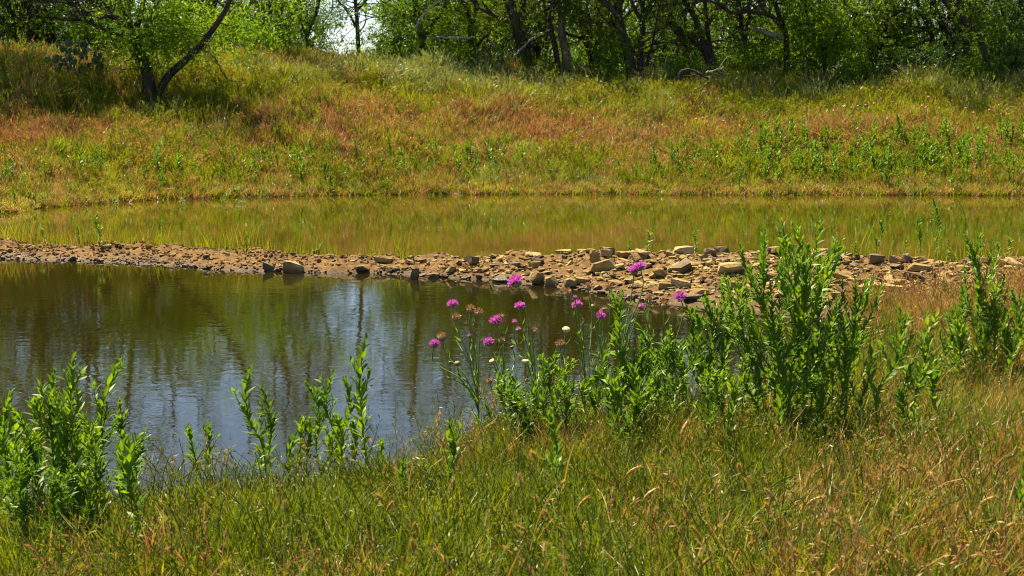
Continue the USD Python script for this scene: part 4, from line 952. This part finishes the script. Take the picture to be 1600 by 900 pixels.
far_weeds(150, 1185, 1620, 228, 296, 26, 62, "green weed in the thick weed bed on the right of the far bank", "weed bed on the right of the far bank")
far_weeds(48, 1010, 1210, 248, 284, 26, 54, "green weed left of the thick weed bed on the far bank", "weeds left of the thick weed bed")
far_weeds(46, 540, 860, 252, 288, 24, 54, "green weed in the middle of the far bank's lower edge", "weeds in the middle of the far bank")
far_weeds(50, 0, 540, 258, 296, 24, 56, "green weed on the left of the far bank's lower edge", "weeds on the left of the far bank")
far_weeds(20, 0, 380, 300, 325, 12, 26, "low green weed right at the far waterline on the left", "waterline weeds on the left")
for a in [(787, 262, 58, "tallest single weed on the middle of the far bank"), (1232, 303, 30, "dark green tuft at the far waterline below the weed bed"), (605, 300, 22, "bright green tuft at the far waterline in the middle"), (143, 268, 46, "upright weed standing out on the left of the far bank"), (240, 268, 48, "paired upright weed right of the standing out one on the left")]:
    b = ground_at(a[0], a[1]); h = a[2] * b[1] / FPX; m, h0 = FARW[1 if a[2] < 35 else 2]
    copy_of(m, "bank_weed", a[3], "weed", b, None, (0, 0, 40), (max(h / h0, .9), max(h / h0, .9), h / h0))

covers = []
for k in range(3):
    st, lv = stalk(80 + k, .30, 2, L=.08, W=.028, gap=.02); covers.append(cat_mesh(st + [q for _, q in lv]))
x, y, r = field(16000, -11, 11, 18, 27, 19); sf = grid(s_far, x, y); belt = np.clip((x - 3.6) / 1.2, 0, 1) * np.exp(-((sf - 2.0) / 1.0) ** 2) * .8 + np.exp(-((sf - .75) / .45) ** 2) * .22 * (fb(x, y, .8, 91) > .48)
k = is_far(x, y) & (sf > .05) & (r.uniform(0, 1, len(x)) < belt); x, y = x[k], y[k]; n = len(x)
scatter("low_weed_cover", "low green broad leaved ground cover at the foot of the far bank, thickest on the right", "ground cover", "far_weed", covers,
        np.stack([x, y, height(x, y)], 1), r.uniform(.5, 1.15, n), r.uniform(0, 6.28, n), np.abs(r.normal(.1, .1, n)), r.uniform(0, 6.28, n))

# small pink flowers on the far bank
fm = model("pink_flower_model"); v, f = lathe([(.001, .32), (.03, .325), (.035, .34), (.02, .352), (.001, .355)], 7)
part(fm, "bloom", (v, f), "petal_far", True); part(fm, "stem", tube([[0, 0, -.02], [.01, 0, .16], [0, 0, .325]], .004, 3), "weed_stem")
for k, (px, py) in enumerate([(1317, 172), (1330, 175), (1352, 170), (1365, 168), (1376, 160), (1388, 147), (1373, 146), (1432, 150), (1450, 157), (1446, 175), (1487, 163), (1508, 175), (1537, 150), (1505, 157), (1552, 157), (1563, 160), (1579, 165), (1585, 176), (1560, 170),
                               (1098, 191), (1088, 193), (1130, 196), (1162, 195), (1105, 189), (1392, 166), (1412, 173), (1340, 172), (1385, 193), (1440, 172), (1520, 182), (1545, 178), (1302, 180), (600, 130), (910, 222)]):
    b = ground_at(px, py + 20); copy_of(fm, "pink_flower", "tiny pink flower dotting the dry grass of the far bank", "flower", b, "pink flowers of the far bank", (0, 0, k * 40), (.75, .75, .9))


# ------------------------------------------------------------------ foreground seed heads
FOX = []
for k in range(4):
    r = np.random.default_rng(600 + k); m = model("foxtail_model"); h = .30; bendd = [.15, .5, .9, 1.3][k]
    t = np.linspace(0, 1, 12); ang = .08 + bendd * t ** 3; st = h / 11
    c = np.stack([np.r_[0, np.cumsum(np.sin(ang[:-1]) * st)], 0 * t, np.r_[0, np.cumsum(np.cos(ang[:-1]) * st)]], 1)
    part(m, "stalk", tube(c[:10], .0011, 4), "grass_straw", True)
    hc = np.vstack([c[9:], c[-1] + unit(c[-1] - c[-2]) * .014])
    hp = [tube(hc, np.array([.004, .0072, .0072, .0015]), 7)]
    for q in range(170):
        u = r.uniform(0, 1); o = np.array([np.interp(u * 3, [0, 1, 2, 3], hc[:, w]) for w in range(3)]); d = unit(unit(c[-1] - c[-2]) * .9 + r.normal(0, .5, 3)); s = unit(np.cross(d, r.normal(0, 1, 3)))
        hp.append((np.array([o + s * .0009, o - s * .0009, o + d * .021]), np.array([[0, 1, 2]])))
    part(m, "seed_head", cat_mesh(hp), "seed_gold")
    FOX.append((m, h, c[-1]))
foxes = [(447, 780), (512, 872), (627, 889), (832, 702), (812, 738), (708, 747), (914, 772), (994, 724), (957, 760), (837, 771), (852, 793), (810, 815), (645, 840), (650, 813), (850, 844), (881, 862), (814, 869), (957, 851), (983, 849), (1021, 758), (1023, 791),
         (1041, 811), (612, 780), (592, 767), (908, 842), (1120, 744), (1198, 760), (1195, 782), (1295, 720), (1262, 735), (1153, 722), (1275, 771), (1293, 791), (1253, 811), (1327, 802), (1300, 807), (1393, 795), (1140, 789), (1082, 818), (1382, 820), (1438, 818),
         (1458, 842), (1340, 867), (1282, 840), (1238, 855), (1151, 855), (1300, 882), (1404, 722), (1418, 709), (1351, 755), (1071, 655), (1575, 811), (1493, 784), (1069, 784), (1451, 735), (1520, 860), (1410, 870), (1190, 880), (1100, 870), (1545, 770)]
own = {0: "single tan seed head standing up at the lower left, below the nodding weed", 1: "low tan seed head near the bottom edge left of centre", 2: "pale stubby seed head at the bottom edge left of centre", 5: "brown bent seed head crossing the single weed in the grass", 50: "golden seed head rising among the weeds below the purple bloom", 11: "pale seed head bent level to the right in the centre grass"}
r = np.random.default_rng(61)
for k, (px, py) in enumerate(foxes):
    b = ground_at(px, py + 105); hz = (105) * b[1] / FPX * .98; m, h0, tip = FOX[k % 4]
    az = r.uniform(0, 360); sc = hz / tip[2]
    sxy = min(sc, 1.25)
    off = np.array([tip[0] * math.cos(math.radians(az)), tip[0] * math.sin(math.radians(az)), 0]) * sxy
    copy_of(m, "foxtail_grass", own.get(k, "nodding golden foxtail seed head in the near grass"), "seed head", b - off, None if k in own else "foxtail seed heads of the near grass", (0, 0, az), (sxy, sxy, sc))


# ------------------------------------------------------------------ thistles
def floret_head(c, d, R, seed, n=120):
    r = np.random.default_rng(seed); parts = []
    th = np.arccos(1 - r.uniform(0, 1, n) * 1.12); ph = r.uniform(0, 6.28, n)
    v = np.stack([np.sin(th) * np.cos(ph), np.sin(th) * np.sin(ph), np.cos(th) * .92], 1); v = align(v, d)
    for k in range(n):
        e = c + v[k] * R * r.uniform(.8, 1.1); o = c + v[k] * R * .15; s = unit(np.cross(v[k], r.normal(0, 1, 3))) * R * .045
        parts.append((np.array([o - s * .5, o + s * .5, e + s, e - s]), np.array([[0, 1, 2], [0, 2, 3]])))
    return cat_mesh(parts)


def cup(c, d, R, tall=1.0, sides=9):
    v, f = lathe([(.001, -1.0 * tall), (.55, -.9 * tall), (.9, -.5 * tall), (.92, -.15 * tall), (.7, .12), (.001, .18)], sides)
    return align(v * R, d) + c, f


def thistle(label, bx, by, heads, seed):
    r = np.random.default_rng(seed); b = ground_at(bx, by); dp = b[1]; s = dp / FPX; b = b - [0, 0, .02]
    t = thing("thistle", label, "thistle", b)
    hub = np.array([0, 0, (by - 600) * s * .6])
    for (px, py, kind, w) in heads:
        dd = dp + r.uniform(-.18, .18); c = at_y(px, py, dd) - b; R = w * dd / FPX / 2 * (1.0 if kind == "p" else 1.2)
        d = unit([r.normal(0, .22), r.normal(0, .2) - .15, 1])
        cu = {"p": R * .62, "s": R * .8, "b": R * .85, "c": R, "g": R}[kind]; foot = c - d * cu * 1.0
        mid = hub * .5 + foot * .5 + np.array([foot[0] * -.12, r.normal(0, .03), 0])
        path = spline([[0, 0, 0], hub * .7 + [0, 0, .0], mid, foot - d * .05, foot], 16)
        part(t, "stem", tube(path, np.linspace(.0036, .0025, 16), 5), "weed_stem", True)
        if kind == "p":
            h = part(t, "flower_head", floret_head(c, d, R, seed * 31 + int(px), 170), "petal", label="open purple pink bloom"); part(h, "bracts", cup(c - d * R * .1, d, cu, .8), "bracts", True)
        elif kind == "s":
            h = part(t, "flower_head", floret_head(c, d, R * .9, seed * 31 + int(px), 60), "petal", label="small half open pink bloom"); part(h, "bracts", cup(c - d * R * .1, d, cu, 1.0), "bracts", True)
        elif kind == "b":
            h = part(t, "flower_head", floret_head(c, d, R, seed * 31 + int(px), 80), "petal_dry", label="dried brown flower head"); part(h, "bracts", cup(c - d * R * .1, d, cu, .95), "bracts_dry", True)
        else:
            part(t, "bud", cup(c, d, R, 1.0), "bud_cream" if kind == "c" else "bracts", True, label="round cream bud" if kind == "c" else "small closed green bud")
        for q in range(7):
            i = int(r.integers(4, 14)); dr = unit(path[i + 1] - path[i]); a = unit(np.cross(dr, r.normal(0, 1, 3)))
            part(t, "leaf", leaf(path[i], unit(dr + a * .8), unit(a - dr), r.uniform(.025, .055), r.uniform(.006, .011), r), "weed_leaf", True)
    for q in range(6):
        a = r.uniform(0, 6.28); part(t, "leaf", leaf(hub * r.uniform(.05, .5), unit([math.cos(a), math.sin(a), .9]), np.array([0, 0, 1.0]), .12, .022, r), "weed_leaf", True)


thistle("leftmost thistle over the water, three pink blooms and six brown heads and buds", 748, 668, [(679, 538, "p", 19), (690, 525.5, "b", 14), (707, 476, "p", 19), (713, 495, "b", 14), (735.6, 482, "b", 14), (748, 487, "b", 14), (704, 565, "g", 7), (714, 566, "g", 9), (734, 524, "s", 8)], 1)
thistle("thistle second from the left with two wide low blooms", 790, 668, [(775, 502, "p", 23), (764, 535, "p", 20), (781, 495, "b", 12), (784, 532, "b", 11), (800, 541, "g", 7), (768.6, 563, "c", 10), (765, 594, "b", 10)], 2)
thistle("thistle carrying the large high bloom against the bar, left of centre", 838, 668, [(806, 441, "p", 28), (812.6, 479, "p", 19), (804, 502, "s", 9), (810, 514, "s", 10), (821, 563, "c", 12), (832, 516, "b", 14), (843, 561, "g", 7)], 3)
thistle("thistle with one brown head and one cream bud over the pale water", 882, 680, [(875.5, 537, "b", 15), (885, 513, "c", 12)], 4)
thistle("thistle with a single bloom over the water right of the cream bud", 918, 670, [(902, 477, "p", 19), (886.5, 456, "b", 14), (898, 464, "s", 8), (926, 477, "g", 7)], 5)
thistle("thin thistle with a bloom tucked under a brown head", 950, 670, [(938.5, 494, "p", 17), (943.5, 485, "b", 15), (952, 447, "b", 13), (918, 447, "b", 13), (944, 482, "g", 6)], 6)
thistle("thistle topped by twin pink blooms against the gravel bar", 962, 668, [(991, 423, "p", 22), (1000, 417, "p", 21), (976, 582, "c", 9), (996, 567, "g", 9), (1002, 478, "s", 11)], 7)
thistle("rightmost thistle with one bright bloom beside the tall weeds", 1040, 670, [(1063, 464, "p", 21), (1028, 517, "b", 10), (1013, 467, "b", 13), (1039, 475, "b", 13)], 8)
